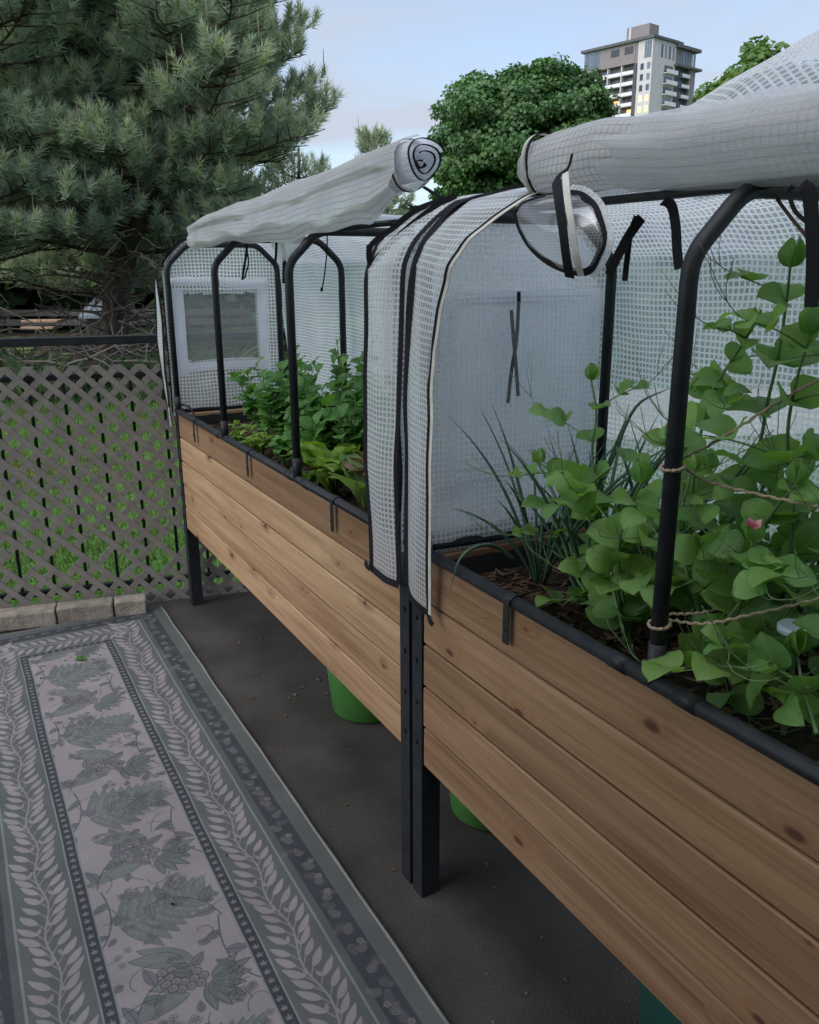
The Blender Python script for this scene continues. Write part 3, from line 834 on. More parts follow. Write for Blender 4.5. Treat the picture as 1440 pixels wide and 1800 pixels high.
for q in ([(-.060 + RL * t, -.136 + .004 * nz((-.060 + RL * t) * 1.7, 4) + .002 * nz((-.060 + RL * t) * 6, 1), .0085) for t in np.linspace(0, 1, 40)], [(-.060 + RL * t, -.136 - RW, .0075) for t in np.linspace(0, 1, 40)], [(-.060, -.136 - RW * t, .0075) for t in np.linspace(0, 1, 20)]):
    V, F, UV = tube(np.array(q) + np.array([[0, .0012 * math.sin(i * 1.3), 0] for i in range(len(q))]), .0038, 6); bd.add(V, F)
bo = bd.build('binding', rug_mats[1], rug, smooth=True)

# bits of dry leaf and grit on the slab
db_ = MB(); rr = random.Random(19)
for i in range(120):
    x, y = rr.uniform(.05, 3.2), rr.uniform(-.11, .75); s = rr.uniform(.002, .006) if i % 4 else rr.uniform(.006, .014)
    a = rr.uniform(0, 6.3); V = [(x + s * math.cos(a + q * 1.57 + rr.uniform(-.3, .3)), y + .6 * s * math.sin(a + q * 1.57), .002 + s * .25 * (q % 2)) for q in range(4)]
    V += [(p[0], p[1], p[2] + .0012) for p in V]; db_.add(V, [(3, 2, 1, 0), (4, 5, 6, 7), (0, 1, 5, 4), (1, 2, 6, 5), (2, 3, 7, 6), (3, 0, 4, 7)])
tag(db_.build('leaf_litter', MAT['chip'], frame=BED, base=(1.2, .2, .001)), 'small bits of dry leaf and bark on the slab under the planters', 'litter', kind='stuff')
# crumbs of soil and a torn leaf dropped on the rug
cr_ = MB(); rr = random.Random(8)
for i in range(20):
    x, y = (.33 + rr.gauss(0, .14), -.56 + rr.gauss(0, .11)) if i < 15 else (rr.uniform(.2, 2.2), rr.uniform(-.9, -.2))
    s = rr.uniform(.0014, .003)
    V, F = box(x - s, x + s, y - s * rr.uniform(.5, 1), y + s, .009, .009 + s * 1.2); V = [(a + rr.uniform(-s, s) * .4, b + rr.uniform(-s, s) * .4, c) for a, b, c in V]; cr_.add(V, F)
tag(cr_.build('soil_crumbs', MAT['soil'], frame=BED, base=(.4, -.56, .008)), 'dark crumbs of soil scattered on the rug', 'crumbs', kind='stuff')
V, F, UV = sheet(lambda s, t: (.35 + .045 * (s - .5) * math.sin(3.1 * (t * .9 + .05)), -.565 + .05 * t, .0105 + .006 * abs(s - .5) + .003 * math.sin(5 * t)), 4, 6)
tag(mk('fallen_leaf', V, F, MAT['greens'], frame=BED, base=(.35, -.56, .008), uv=[(u * 2 - 1, v) for u, v in UV], smooth=True), 'small torn green leaf lying on the rug centre', 'leaf')
# ------------------------------------------------------------------ raised beds
ZR, ZB, BW = .912, .374, .488
def soil_height(u, w): return .842 + .012 * nz(u * 3, w * 3, 5) + .008 * nz(u * 14, w * 14, 9)
def raised_bed(u0, u1, label, seed):
    bed = thing('raised_bed', label, 'planter', BED, ((u0 + u1) / 2, BW / 2, 0), 'raised cedar planters in a row')
    h = (.898 - ZB) / 5
    for wy0, wy1 in ((0, .020), (BW - .020, BW)):
        for k in range(5):
            z0 = ZB + h * k
            V, F = bevel_box(u0, u1, wy0 + .0006 * ((k * 7 + seed) % 3), wy1, z0 + .0020, z0 + h - .0020, .0036)
            if wy0 == 0 and k == 0 and seed == 2:      # chipped lower edge
                pass
            o = mk('plank', V, F, MAT['cedar'], bed)
    for x0, x1 in ((u0, u0 + .020), (u1 - .020, u1)):
        for k in range(5):
            z0 = ZB + h * k
            V, F = bevel_box(x0, x1, .021, BW - .021, z0 + .0007, z0 + h - .0007, .0022)
            V = [(x, y, z) for x, y, z in V]
            mk('end_plank', V, F, MAT['cedar'], bed)
    V, F = box(u0 + .022, u1 - .022, .022, BW - .022, ZB - .006, ZB + .012); mk('bottom_board', V, F, MAT['cedar'], bed)
    # angle-iron legs with bolts
    for ux, su in ((u0, -1), (u1, 1)):
        for wy, sw in ((0, -1), (BW, 1)):
            a, b = sorted((ux, ux + su * .045)); y0, y1 = sorted((wy + sw * .003, wy + sw * -.001))
            mbm = MB(); V, F = bevel_box(a, b, y0, y1, .0, ZR - .006, .001); mbm.add(V, F)
            c0, c1 = sorted((ux + su * .045, ux + su * .041)); d0, d1 = sorted((wy - sw * .0015, wy - sw * .048))
            V, F = bevel_box(c0, c1, d0, d1, .0, ZR - .006, .001); mbm.add(V, F)
            e0, e1 = sorted((ux + su * .004, ux + su * .001)); V, F = box(e0, e1, d0, d1, .0, ZB - .02); mbm.add(V, F)
            leg = mbm.build('leg', MAT['black_metal'], bed)
            for zq in (.43, .535, .64, .745, .85):
                V, F, UV = tube([(ux + su * .024, wy + sw * .001, zq), (ux + su * .024, wy + sw * .0075, zq)], .0062, 8); mk('bolt', V, F, MAT['black_metal'], leg, smooth=False)
    # tubular rim
    r = .0125
    for wy, nm in ((.004, 'front_rail'), (BW - .004, 'back_rail')):
        V, F, UV = tube([(u0 - .046, wy, ZR - .004), (u1 + .046, wy, ZR - .004)], r, 12); mk(nm, V, F, MAT['black_metal'], bed, smooth=True)
    for ux in (u0 - .030, u1 + .030):
        V, F, UV = tube([(ux, .0, ZR - .004), (ux, BW, ZR - .004)], r, 12); mk('end_rail', V, F, MAT['black_metal'], bed, smooth=True)
    # fabric liner: slightly bellied open box
    mbl = MB()
    ztop = lambda s: .886 + .006 * nz(s * 9, seed)
    for fn in (lambda s, t: (u0 + .03 + (u1 - u0 - .06) * s, .028 + .012 * (1 - t) + .005 * nz(s * 12, t * 3, seed), .60 + (ztop(s) - .60) * t),
               lambda s, t: (u0 + .03 + (u1 - u0 - .06) * s, BW - .028 - .012 * (1 - t) - .005 * nz(s * 12, t * 3, seed + 4), .60 + (ztop(s + 3) - .60) * t),
               lambda s, t: (u0 + .03 + .02 * (1 - t) + .006 * nz(s * 5, t * 3, seed), .028 + (BW - .056) * s, .60 + (ztop(s + 5) - .60) * t),
               lambda s, t: (u1 - .03 - .02 * (1 - t), .028 + (BW - .056) * s, .60 + (ztop(s + 8) - .60) * t)):
        V, F, UV = sheet(fn, 40, 4); mbl.add(V, F, UV)
    mbl.build('liner', MAT['liner'], bed, smooth=True)
    return bed
def bracket(parent, u):
    mb_ = MB()
    V, F = bevel_box(u - .009, u + .009, -.0135, -.0105, ZR - .085, ZR + .004, .0008); mb_.add(V, F)
    pts = [(u, .004 + .0142 * math.cos(a), ZR - .004 + .0142 * math.sin(a)) for a in np.linspace(math.pi, -.3, 14)]
    V, F = strap(pts, .018, .0022, (1, 0, 0)); mb_.add(V, F)
    b = mb_.build('bracket', MAT['black_metal'], parent)
    V, F, UV = tube([(u, -.0135, ZR - .055), (u, -.0165, ZR - .055)], .0035, 8); mk('screw', V, F, MAT['black_metal'], b)
bed1 = raised_bed(0.0, 2.042, 'far cedar planter on black legs, full of leafy salad greens', 1)
bed2 = raised_bed(2.146, 4.19, 'near cedar planter on black legs, crowded with climbing peas', 2)
for u in (.305, .978, 1.681): bracket(bed1, u)
for u in (2.477, 3.2): bracket(bed2, u)
def collar(parent, u):
    V, F, UV = tube([(u - .02, .004, ZR - .004), (u + .02, .004, ZR - .004)], .0142, 12); mk('rail_sleeve', V, F, MAT['black_metal'], parent, smooth=True)
for u in (.60, 1.34, 1.47): collar(bed1, u)
for u in (2.76, 2.90): collar(bed2, u)

def soil(u0, u1, label):
    V, F, UV = sheet(lambda s, t: (u0 + .04 + (u1 - u0 - .08) * s, .036 + (BW - .072) * t, soil_height(u0 + (u1 - u0) * s, t * BW)), 120, 28)
    tag(mk('potting_soil', V, F, MAT['soil'], frame=BED, base=((u0 + u1) / 2, BW / 2, .84), smooth=True), label, 'soil', kind='stuff')
    mb_ = MB(); r_ = random.Random(int(u0 * 100) + 4)
    for i in range(1500):
        u, w_ = r_.uniform(u0 + .06, u1 - .06), r_.uniform(.05, BW - .05)
        if u0 < 1 and r_.random() < .4: u = r_.uniform(1.55, 1.98)
        l, b = r_.uniform(.006, .022), r_.uniform(.0015, .004); a = r_.uniform(0, 6.3); z = soil_height(u, w_) + .003; dz = r_.uniform(-.3, .3) * l
        ca, sa = math.cos(a), math.sin(a)
        V, F = box(-l, l, -b, b, 0, .0022)
        V = [(u + x * ca - y * sa, w_ + x * sa + y * ca, z + zz + dz * x / l) for x, y, zz in V]; mb_.add(V, F)
    tag(mb_.build('wood_mulch', MAT['chip'], frame=BED, base=((u0 + u1) / 2, BW / 2, .85)), label.replace('dark potting soil', 'brown shredded bark scattered on the soil'), 'mulch', kind='stuff')
soil(0, 2.042, 'dark potting soil inside the far planter')
soil(2.146, 4.19, 'dark potting soil inside the near planter')

# buckets standing under the beds
def bucket(u, w_, r0, r1, h, mt, label, ang=0):
    b = thing('bucket', label, 'bucket', BED, (u, w_, 0), 'buckets standing under the planters')
    prof = [(0.0, .004), (r0 * .9, .002), (r0, .012), (r0 + (r1 - r0) * .5, h * .5), (r1, h), (r1 - .004, h), (r0 + (r1 - r0) * .5 - .004, h * .5), (r0 - .004, .016), (0.0, .012)]
    V, F = [], []; n = 40
    for k in range(n):
        a = 2 * math.pi * k / n
        for r_, z in prof: V.append((u + math.cos(a) * r_, w_ + math.sin(a) * r_, z))
    q = len(prof)
    for k in range(n):
        for i in range(q - 1): F.append((k * q + i, ((k + 1) % n) * q + i, ((k + 1) % n) * q + i + 1, k * q + i + 1))
    mk('body', V, F, mt, b, smooth=True)
    V, F, UV = tube([(u + math.cos(a) * (r1 + .003), w_ + math.sin(a) * (r1 + .003), h - .012) for a in np.linspace(0, 2 * math.pi, 41)], .007, 8, False); mk('rim', V, F, mt, b, smooth=True)
    V, F, UV = tube([(u + math.cos(a) * (r1 + .008), w_ + math.sin(a) * (r1 + .008), h - .03 - .09 * math.sin(a) ** 2) for a in np.linspace(0, math.pi, 24)], .0025, 6); mk('handle', V, F, MAT['black_metal'], b, smooth=True)
bucket(1.235, .295, .125, .158, .34, MAT['bucket_green'], 'bright green bucket on the floor under the far planter')
bucket(1.93, .36, .125, .158, .34, MAT['bucket_green'], 'green bucket half hidden behind the black middle legs')
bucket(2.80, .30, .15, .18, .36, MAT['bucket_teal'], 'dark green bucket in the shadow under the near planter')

# ------------------------------------------------------------------ greenhouse frames
HOOP = [(.004, ZR), (.004, 1.512), (.094, 1.598), (.394, 1.598), (.484, 1.512), (.484, ZR)]
def rounded(pts, r=.03, n=5):
    out = [np.array(pts[0], float)]
    for i in range(1, len(pts) - 1):
        a, b, c = (np.array(pts[j], float) for j in (i - 1, i, i + 1))
        p0, p1 = b + (a - b) / np.linalg.norm(a - b) * r, b + (c - b) / np.linalg.norm(c - b) * r
        for t in np.linspace(0, 1, n): out.append((1 - t) ** 2 * p0 + 2 * t * (1 - t) * b + t * t * p1)
    out.append(np.array(pts[-1], float)); return out
def greenhouse_frame(us, u0, u1, label):
    fr = thing('greenhouse_hoops', label, 'greenhouse frame', BED, ((u0 + u1) / 2, BW / 2, ZR), 'black tube hoop frames on the planters')
    pr = rounded(HOOP)
    for u in us:
        V, F, UV = tube([(u, q[0], q[1]) for q in pr], .0122, 12); h = mk('hoop', V, F, MAT['black_metal'], fr, smooth=True)
        for wy in (.004, .484):
            V, F, UV = tube([(u, wy, ZR - .006), (u, wy, ZR + .06)], .0133, 12); mk('socket', V, F, MAT['black_metal'], h, smooth=True)
    for wy in (.112,):
        V, F, UV = tube([(u0, wy, 1.602), (u1, wy, 1.602)], .007, 8); mk('ridge_bar', V, F, MAT['black_metal'], fr, smooth=True)
greenhouse_frame((0.004, .686, 1.399, 2.036), .004, 2.036, 'black tube hoops standing on the far planter')
greenhouse_frame((2.152, 2.834, 3.51, 4.18), 2.152, 4.18, 'black tube hoops standing on the near planter')
# ------------------------------------------------------------------ greenhouse covers
def top_z(w_):
    xs = [-.02, .0, .03, .09, .16, .25, .33, .398, .46, .492, .508]
    zs = [1.470, 1.532, 1.566, 1.617, 1.634, 1.640, 1.634, 1.617, 1.566, 1.532, 1.49]
    return float(np.interp(w_, xs, zs))
def tape(parent, pts, width=.014, side=(1, 0, 0), mt='black_web', name='edge_tape', n=7, thick=.0016):
    V, F = strap(smooth_path(pts, n), width, thick, side)
    return mk(name, V, F, MAT[mt], parent)

def end_panel(cov, u, name, mt, window=None, wr=.010, seed=0, zb=.885, wmin=-.012):
    """upright end panel; cells inside the window are left out"""
    ns, nt = 44, 60
    V, F, UV = [], [], []
    for j in range(nt + 1):
        for i in range(ns + 1):
            w_ = wmin + (.500 - wmin) * i / ns; t = j / nt
            z = zb + (top_z(w_) - .006 - zb) * t
            d_ = wr * (nz(w_ * 5, z * 5, seed) + .6 * nz(w_ * 13, z * 9, seed + 3)) * (1 - .6 * abs(2 * t - 1)) 
            V.append((u + d_, w_, z)); UV.append((w_, z))
    for j in range(nt):
        for i in range(ns):
            a = j * (ns + 1) + i
            q = (a, a + 1, a + ns + 2, a + ns + 1)
            if window:
                cw = sum(V[k][1] for k in q) / 4; cz = sum(V[k][2] for k in q) / 4
                if window[0] + .012 < cw < window[1] - .012 and window[2] + .012 < cz < window[3] - .012: continue
            F.append(q)
    return mk(name, V, F, MAT[mt], cov, uv=UV, smooth=True)

def back_profile(top_w):
    """arc-length profile from the foot of the back, up and over to the front"""
    pts = [(.512, .868), (.515, 1.1), (.512, 1.35), (.506, 1.515)] + [(w_, top_z(w_)) for w_ in (.492, .46, .398, .33, .25, .16, top_w)]
    P = np.array(pts); d_ = np.r_[0, np.cumsum(np.hypot(*np.diff(P, axis=0).T))]
    return P, d_
def back_panel(cov, u0, u1, mt, top_w, seed):
    P, d_ = back_profile(top_w)
    ns, nt = 90, 60
    def fn(s, t):
        l = t * d_[-1]; w_ = np.interp(l, d_, P[:, 0]); z = np.interp(l, d_, P[:, 1]); u = u0 + (u1 - u0) * s
        a = .016 * nz(u * 2.4, l * 2.2, seed) + .011 * nz(u * 6, l * 3.5, seed + 2) + .007 * nz(u * 13, l * 8, seed + 4)
        sag = -.012 * math.sin(math.pi * ((u - .0) / .7 % 1)) if z > 1.6 else 0
        return (u, w_ + (a + .006) * (1 if z < 1.53 else .2), z + (a * .6 + sag if z > 1.53 else 0))
    V, F, UV = sheet(fn, ns, nt, u1 - u0, d_[-1])
    return mk('back_panel', V, F, MAT[mt], cov, uv=UV, smooth=True)

# ---- cover over the far planter
c1 = thing('greenhouse_cover', 'white grid plastic cover over the far planter, front rolled up with its spiral end showing', 'greenhouse cover', BED, (1.02, .24, ZR), 'white grid plastic greenhouse covers')
end_panel(c1, -.018, 'end_panel', 'film_far', (.060, .396, 1.105, 1.410), seed=1)
V, F, UV = sheet(lambda s, t: (-.012 + .004 * nz(s * 6, t * 5, 4), .058 + .340 * s, 1.100 + .312 * t), 16, 14, .34, .31)
mk('window_screen', V, F, MAT['screen'], c1, uv=UV, smooth=True)
for a, b, z0, z1 in ((.020, .064, 1.06, 1.415), (.388, .432, 1.06, 1.415), (.064, .388, 1.075, 1.110)):
    V, F, UV = sheet(lambda s, t: (-.004 + .0035 * nz(s * 3, t * 6, a * 9), a + (b - a) * s, z0 + (z1 - z0) * t), 6, 14, b - a, z1 - z0)
    mk('window_border', V, F, MAT['window_tape'], c1, uv=UV, smooth=True)
pw = np.array([(.004 + .004 * math.sin(x * 16), .012 + x, 1.445 + .006 * math.sin(x * 11 + 1)) for x in np.linspace(0, .425, 26)])
V, F, UV = tube(pw, [.019 + .003 * nz(i * .4, 2) for i in range(26)], 14)
mk('window_flap', V, F, MAT['film_milky'], c1, uv=[(a * .12, b) for a, b in UV], smooth=True)
tape(c1, [(.030, .205, 1.468), (.030, .206, 1.445), (.024, .207, 1.423)], .011, (0, 1, 0), 'grey_web', 'flap_tie')
back_panel(c1, -.025, 2.075, 'film', .10, 11)
end_panel(c1, 2.072, 'end_panel', 'film', None, .012, seed=5)
# rim tape round the far end arch
tape(c1, [(-.012, .005, 1.49), (-.012, .012, 1.53), (-.010, .05, 1.585), (-.008, .10, 1.618), (-.006, .165, 1.636), (-.004, .22, 1.640)], .013, (1, 0, 0))
tape(c1, [(-.030, -.010, .90), (-.026, -.010, 1.1), (-.028, -.008, 1.35), (-.028, .0, 1.52), (-.028, .05, 1.588), (-.028, .10, 1.622)], .012, (0, 1, .3))
# narrow fold of the front panel hanging at the far corner
def far_fold(s, t):
    z = .842 + (1.545 - .842) * t
    b = math.sin(math.pi * min(1, max(0, t * .96))) 
    return (-.012 - .036 * s * (.45 + .55 * b) + .004 * nz(t * 5, s), -.022 - .026 * b * s - .010 * (1 - s) + .006 * nz(t * 4, s * 2, 6) + (.03 * max(0, t - .93) / .07), z)
V, F, UV = sheet(far_fold, 6, 46, .06, .70); mk('front_fold', V, F, MAT['film_milky'], c1, uv=UV, smooth=True)
tape(c1, [far_fold(1, t) for t in np.linspace(0, 1, 16)], .009, (.6, .5, 0), n=3)
tape(c1, [far_fold(0, t) for t in np.linspace(.12, 1, 14)], .010, (.6, .5, 0), n=3)

# front strip left beside the zip, near end of the far planter
def front_prof(t, zb):
    """foot at zb, up the hoop and on to the roof"""
    P = np.array([(-.024, zb), (-.030, zb + .25), (-.022, 1.30), (-.014, 1.50), (.006, 1.548), (.05, 1.592), (.098, 1.628), (.18, 1.648), (.26, 1.652)])
    d_ = np.r_[0, np.cumsum(np.hypot(*np.diff(P, axis=0).T))]; l = t * d_[-1]
    return float(np.interp(l, d_, P[:, 0])), float(np.interp(l, d_, P[:, 1])), l
def strip_fn(ul, ur, zb, seed, bow=.010):
    def fn(s, t):
        w_, z, l = front_prof(t, zb(s)); a, b = np.interp(t, *ul), np.interp(t, *ur)
        u = a + (b - a) * s
        wav = bow * (nz(u * 9, z * 3.2, seed) + .5 * nz(u * 20, z * 7, seed)) * (1 if z < 1.5 else .3)
        return (u, w_ - .012 * math.sin(math.pi * s) + wav, z)
    return fn
f1 = strip_fn(([0, .2, .45, .7, .8, 1], [1.945, 1.940, 1.928, 1.938, 1.945, 2.0]), ([0, .2, .45, .6, .72, .85, 1], [2.088, 2.083, 2.090, 2.092, 2.098, 2.11, 2.13]), lambda s: .812 + .006 * s, 21)
V, F, UV = sheet(f1, 14, 90, .15, 1.1); mk('front_strip', V, F, MAT['film'], c1, uv=UV, smooth=True)
for s_, wd in ((0, .0135), (1, .0135)):
    tape(c1, [np.array(f1(s_, t)) + (0, -.003, 0) for t in np.linspace(0, .93, 34)], wd, (1, .25, 0), n=2)
tape(c1, [np.array(f1(s, 0)) + (0, -.003, -.002) for s in np.linspace(0, 1, 6)], .016, (0, .2, 1), n=2)
tape(c1, [(1.925, -.034, .822), (1.940, -.036, .815), (1.955, -.034, .812)], .012, (0, .3, 1), n=3, name='tape_end')
# loose zip triangle at its top
for pts in ([(1.945, -.014, 1.505), (1.955, -.02, 1.545), (1.985, .02, 1.582), (2.02, .06, 1.618), (2.05, .12, 1.640)],
            [(1.945, -.014, 1.507), (1.985, .0, 1.540), (2.03, .03, 1.580), (2.065, .07, 1.618), (2.09, .11, 1.642)],
            [(1.946, -.015, 1.500), (1.93, -.012, 1.520), (1.915, -.004, 1.548)]):
    tape(c1, pts, .012, (.4, .6, -.5))
V, F, UV = sheet(lambda s, t: tuple(np.array((1.948, -.012, 1.508)) * (1 - t) + t * (np.array((2.05, .12, 1.642)) * (1 - s) + s * np.array((2.09, .11, 1.644))) + np.array((0, 0, .006 * math.sin(3 * t)))), 4, 10, .06, .18)
mk('zip_flap', V, F, MAT['film_milky'], c1, uv=UV, smooth=True)

# the rolled-up front of the far cover: loose at the far end, tight at the near end
RC1 = [(.24, .125, 1.606, .040, .006), (.31, .118, 1.618, .080, .012), (.42, .105, 1.634, .100, .026), (.58, .098, 1.646, .105, .038), (.80, .096, 1.654, .095, .044), (1.02, .098, 1.662, .080, .046),
       (1.20, .108, 1.675, .065, .047), (1.45, .118, 1.694, .055, .047), (1.70, .123, 1.711, .051, .049), (1.885, .122, 1.721, .051, .051)]
def loft_roll(secs, nk, ns, seed, wr=.010, sub=1.0):
    S = np.array(secs); us = np.linspace(S[0, 0], S[-1, 0], ns)
    C = [np.interp(us, S[:, 0], S[:, i]) for i in range(1, 5)]
    for c_ in C:                                             # soften the corners of the profile
        c_[1:-1] = (c_[:-2] + 2 * c_[1:-1] + c_[2:]) / 4
    V, F, UV = [], [], []
    for i, u in enumerate(us):
        for k in range(nk + 1):
            a = 2 * math.pi * k / nk
            loose = np.interp(u, [S[0, 0], S[-1, 0]], [1.0, .16])
            r = 1 + loose * (.26 * nz(math.cos(a) * 1.3 + u * 1.1, math.sin(a) * 1.3, u * 3.2 + seed) + .16 * nz(math.cos(a) * 3, math.sin(a) * 3 + u * 2.5, u * 7 + seed) + .07 * (1 - abs(2 * ((a * 1.1 + u * 5 + nz(u * 4, a)) % 1) - 1))) * (wr / .01)
            V.append((u, C[0][i] + math.cos(a) * C[2][i] * r, C[1][i] + math.sin(a) * C[3][i] * r)); UV.append((u, k / nk * 6.28 * (C[2][i] + C[3][i]) / 2))
    for i in range(ns - 1):
        for k in range(nk):
            a = i * (nk + 1) + k; F.append((a, a + 1, a + nk + 2, a + nk + 1))
    return V, F, UV
V, F, UV = loft_roll(RC1, 36, 110, 3)
roll1 = mk('rolled_front', V, F, MAT['roll'], c1, uv=UV, smooth=True)
def drape(s, t):
    u = .25 + 1.66 * s
    S = np.array(RC1); cw, cz, rw, rz = [float(np.interp(u, S[:, 0], S[:, q])) for q in range(1, 5)]
    zb = np.interp(u, [.24, .5, 1.3, 1.6, 1.78, 1.92], [1.590, 1.572, 1.580, 1.588, 1.600, 1.668]) + .008 * math.sin(u * 9) + .004 * math.sin(u * 23)
    k = 1.04 - .02 * s; a = math.radians(75 + 125 * min(1, t / .6))
    w_, z = cw + math.cos(a) * rw * k, cz + math.sin(a) * rz * k + .004
    if t > .6: q = (t - .6) / .4; z = z + (zb - z) * q; w_ = w_ - .012 * math.sin(math.pi * q)
    f = .004 * nz(u * 3, t * 2, 8) + .005 * (1 - abs(2 * ((u * .9 + t * 2.1 + .5 * nz(u * 1.5, t)) % 1) - 1)) ** 3 + .003 * (1 - abs(2 * ((u * 2.4 - t * 3.3 + .5 * nz(u * 2, t * 2, 3)) % 1) - 1)) ** 3
    return (u, w_ + math.cos(a) * f * 1.2 - .006, z + math.sin(a) * f * 1.2)
V, F, UV = sheet(drape, 110, 26, 1.66, .19); mk('loose_drape', V, F, MAT['drape'], c1, uv=UV, smooth=True)
# its end: layers of film wound in a spiral, each edged with black tape
def spiral(a0, a1, r0, r1, n, cu, cw, cz, ju=0.0, el=1.0):
    out = []
    for i in range(n + 1):
        t = i / n; a = a0 + (a1 - a0) * t; r = r0 + (r1 - r0) * t
        r *= 1 + .06 * math.sin(3 * a + 1)
        out.append((cu + ju * math.sin(a * 2), cw + math.cos(a) * r, cz + math.sin(a) * r * el))
    return out
sp1 = spiral(.4, .4 + 4.6 * math.pi, .048, .018, 110, 1.945, .120, 1.724, .004)
def extrude_u(path, depth, side=1):
    V = [(p[0] - depth, p[1], p[2]) for p in path] + [tuple(p) for p in path]
    n = len(path); F = [(i, i + 1, n + i + 1, n + i) for i in range(n - 1)]
    UV = [(0, i * .006) for i in range(n)] + [(depth, i * .006) for i in range(n)]
    return V, F, UV
V, F, UV = extrude_u(sp1, .16); mk('inner_layers', V, F, MAT['film_milky'], roll1, uv=UV, smooth=True)
V, F = strap(np.array(sp1) + np.array([[.002, 0, 0]]), .0065, .0018, np.array([(1, 0, 0)] * len(sp1))); mk('edge_tape', V, F, MAT['black_web'], roll1)
sp2 = spiral(1.2, 1.2 + 1.7 * math.pi, .012, .010, 30, 1.940, .112, 1.716, .004, .7)
V, F = strap(np.array(sp2), .010, .002, (1, .1, 0)); mk('edge_tape', V, F, MAT['black_web'], roll1)
ro = spiral(-1.2, 2 * math.pi - 1.25, .0535, .0535, 60, 1.888, .122, 1.721)
V, F = strap(np.array(ro), .008, .002, (1, 0, 0)); mk('edge_tape', V, F, MAT['piping'], roll1)
ro = spiral(2.3, 5.6, .0545, .0545, 30, 1.880, .122, 1.721)
V, F = strap(np.array(ro), .006, .0022, (1, 0, 0)); mk('edge_tape', V, F, MAT['black_web'], roll1)
tape(c1, [(1.885, .150, 1.676), (1.93, .172, 1.652), (2.0, .185, 1.643), (2.08, .20, 1.650), (2.17, .215, 1.660)], .012, (.2, 1, -.1))
# ties under the roll
for pts, wd, mt_ in (([(0.686, 0.123, 1.599), (0.690, 0.123, 1.562), (0.690, 0.110, 1.504), (0.690, 0.101, 1.462)], .008, 'black_web'),
                    ([(0.690, 0.123, 1.562), (0.690, 0.127, 1.520), (0.690, 0.109, 1.466)], .005, 'black_web'),
                    ([(0.950, 0.138, 1.583), (0.950, 0.136, 1.557), (0.950, 0.131, 1.518)], .008, 'black_web'),
                    ([(0.950, 0.154, 1.588), (0.950, 0.162, 1.557), (0.950, 0.161, 1.504), (0.950, 0.157, 1.453)], .012, 'black_web'),
                    ([(1.400, 0.121, 1.590), (1.400, 0.119, 1.548), (1.400, 0.110, 1.487), (1.400, 0.100, 1.441)], .0035, 'black_web')):
    V, F = strap(smooth_path(pts, 5), wd, .0015, (.5, .9, 0)); mk('tie_strap', V, F, MAT[mt_], c1)
V, F, UV = tube([(1.400, 0.100, 1.448), (1.400, 0.098, 1.438)], .004, 8); mk('cord_knob', V, F, MAT['black_web'], c1)
# piece of film dangling below the roll between the hoops
def dangle(s, t):
    a = np.array((0.900, 0.126, 1.597)); b = np.array((1.200, 0.153, 1.609)); c_ = np.array((0.900, 0.164, 1.504))
    p = a * (1 - s) + b * s; p = p * (1 - t) + t * (c_ * (1 - s * .3) + b * s * .3)
    return tuple(p + np.array((0, .006 * math.sin(6 * s + 2 * t), 0)))
V, F, UV = sheet(dangle, 8, 6, .25, .12); mk('loose_film', V, F, MAT['film_milky'], c1, uv=UV, smooth=True)
# foot hem on the far end panel, with its cord
tape(c1, [(-.010, .0, .905), (-.010, .16, .902), (-.010, .32, .904), (-.010, .49, .903)], .014, (0, .1, 1))
V, F, UV = tube(smooth_path([(-.005, .01, .93), (.03, .02, .94), (.10, .03, .935), (.16, .03, .915), (.2, .02, .90)], 6), .004, 8); mk('hem_cord', V, F, MAT['black_web'], c1, smooth=True)

# ---- cover over the near planter
c2 = thing('greenhouse_cover', 'white grid plastic cover over the near planter, with a black-edged pouch hanging', 'greenhouse cover', BED, (3.16, .24, ZR), 'white grid plastic greenhouse covers')
end_panel(c2, 2.128, 'end_panel', 'film', None, .018, seed=8)
back_panel(c2, 2.12, 4.2, 'film', .10, 31)
# closed window flap with its two ties, backed by a white border
V, F, UV = sheet(lambda s, t: (2.140 + .005 * nz(s * 5, t * 5, 2), .062 + .395 * s, 1.075 + .37 * t - .02 * s * (1 - t)), 16, 16, .395, .37)
mk('window_flap', V, F, MAT['film_milky'], c2, uv=UV, smooth=True)
for a, b, z0, z1 in ((.045, .082, 1.045, 1.455), (.425, .468, 1.03, 1.455), (.082, .425, 1.045, 1.085), (.082, .425, 1.425, 1.455)):
    V, F, UV = sheet(lambda s, t: (2.1445 + .004 * nz(s * 3, t * 6, a * 9), a + (b - a) * s, z0 + (z1 - z0) * t), 6, 14, b - a, z1 - z0)
    mk('window_border', V, F, MAT['film_milky'], c2, uv=UV, smooth=True)
for pts in ([(2.160, 0.225, 1.431), (2.160, 0.222, 1.348), (2.165, 0.208, 1.289), (2.165, 0.201, 1.218)], [(2.165, 0.203, 1.414), (2.170, 0.208, 1.350), (2.170, 0.217, 1.289), (2.170, 0.224, 1.232)]):
    V, F = strap(smooth_path(pts, 6), .0085, .0015, (0, 1, 0)); mk('flap_tie', V, F, MAT['grey_web'], c2)
V, F = strap([(2.158, 0.226, 1.451), (2.160, 0.225, 1.431)], .008, .003, (0, 1, 0)); mk('tie_buckle', V, F, MAT['black_web'], c2)
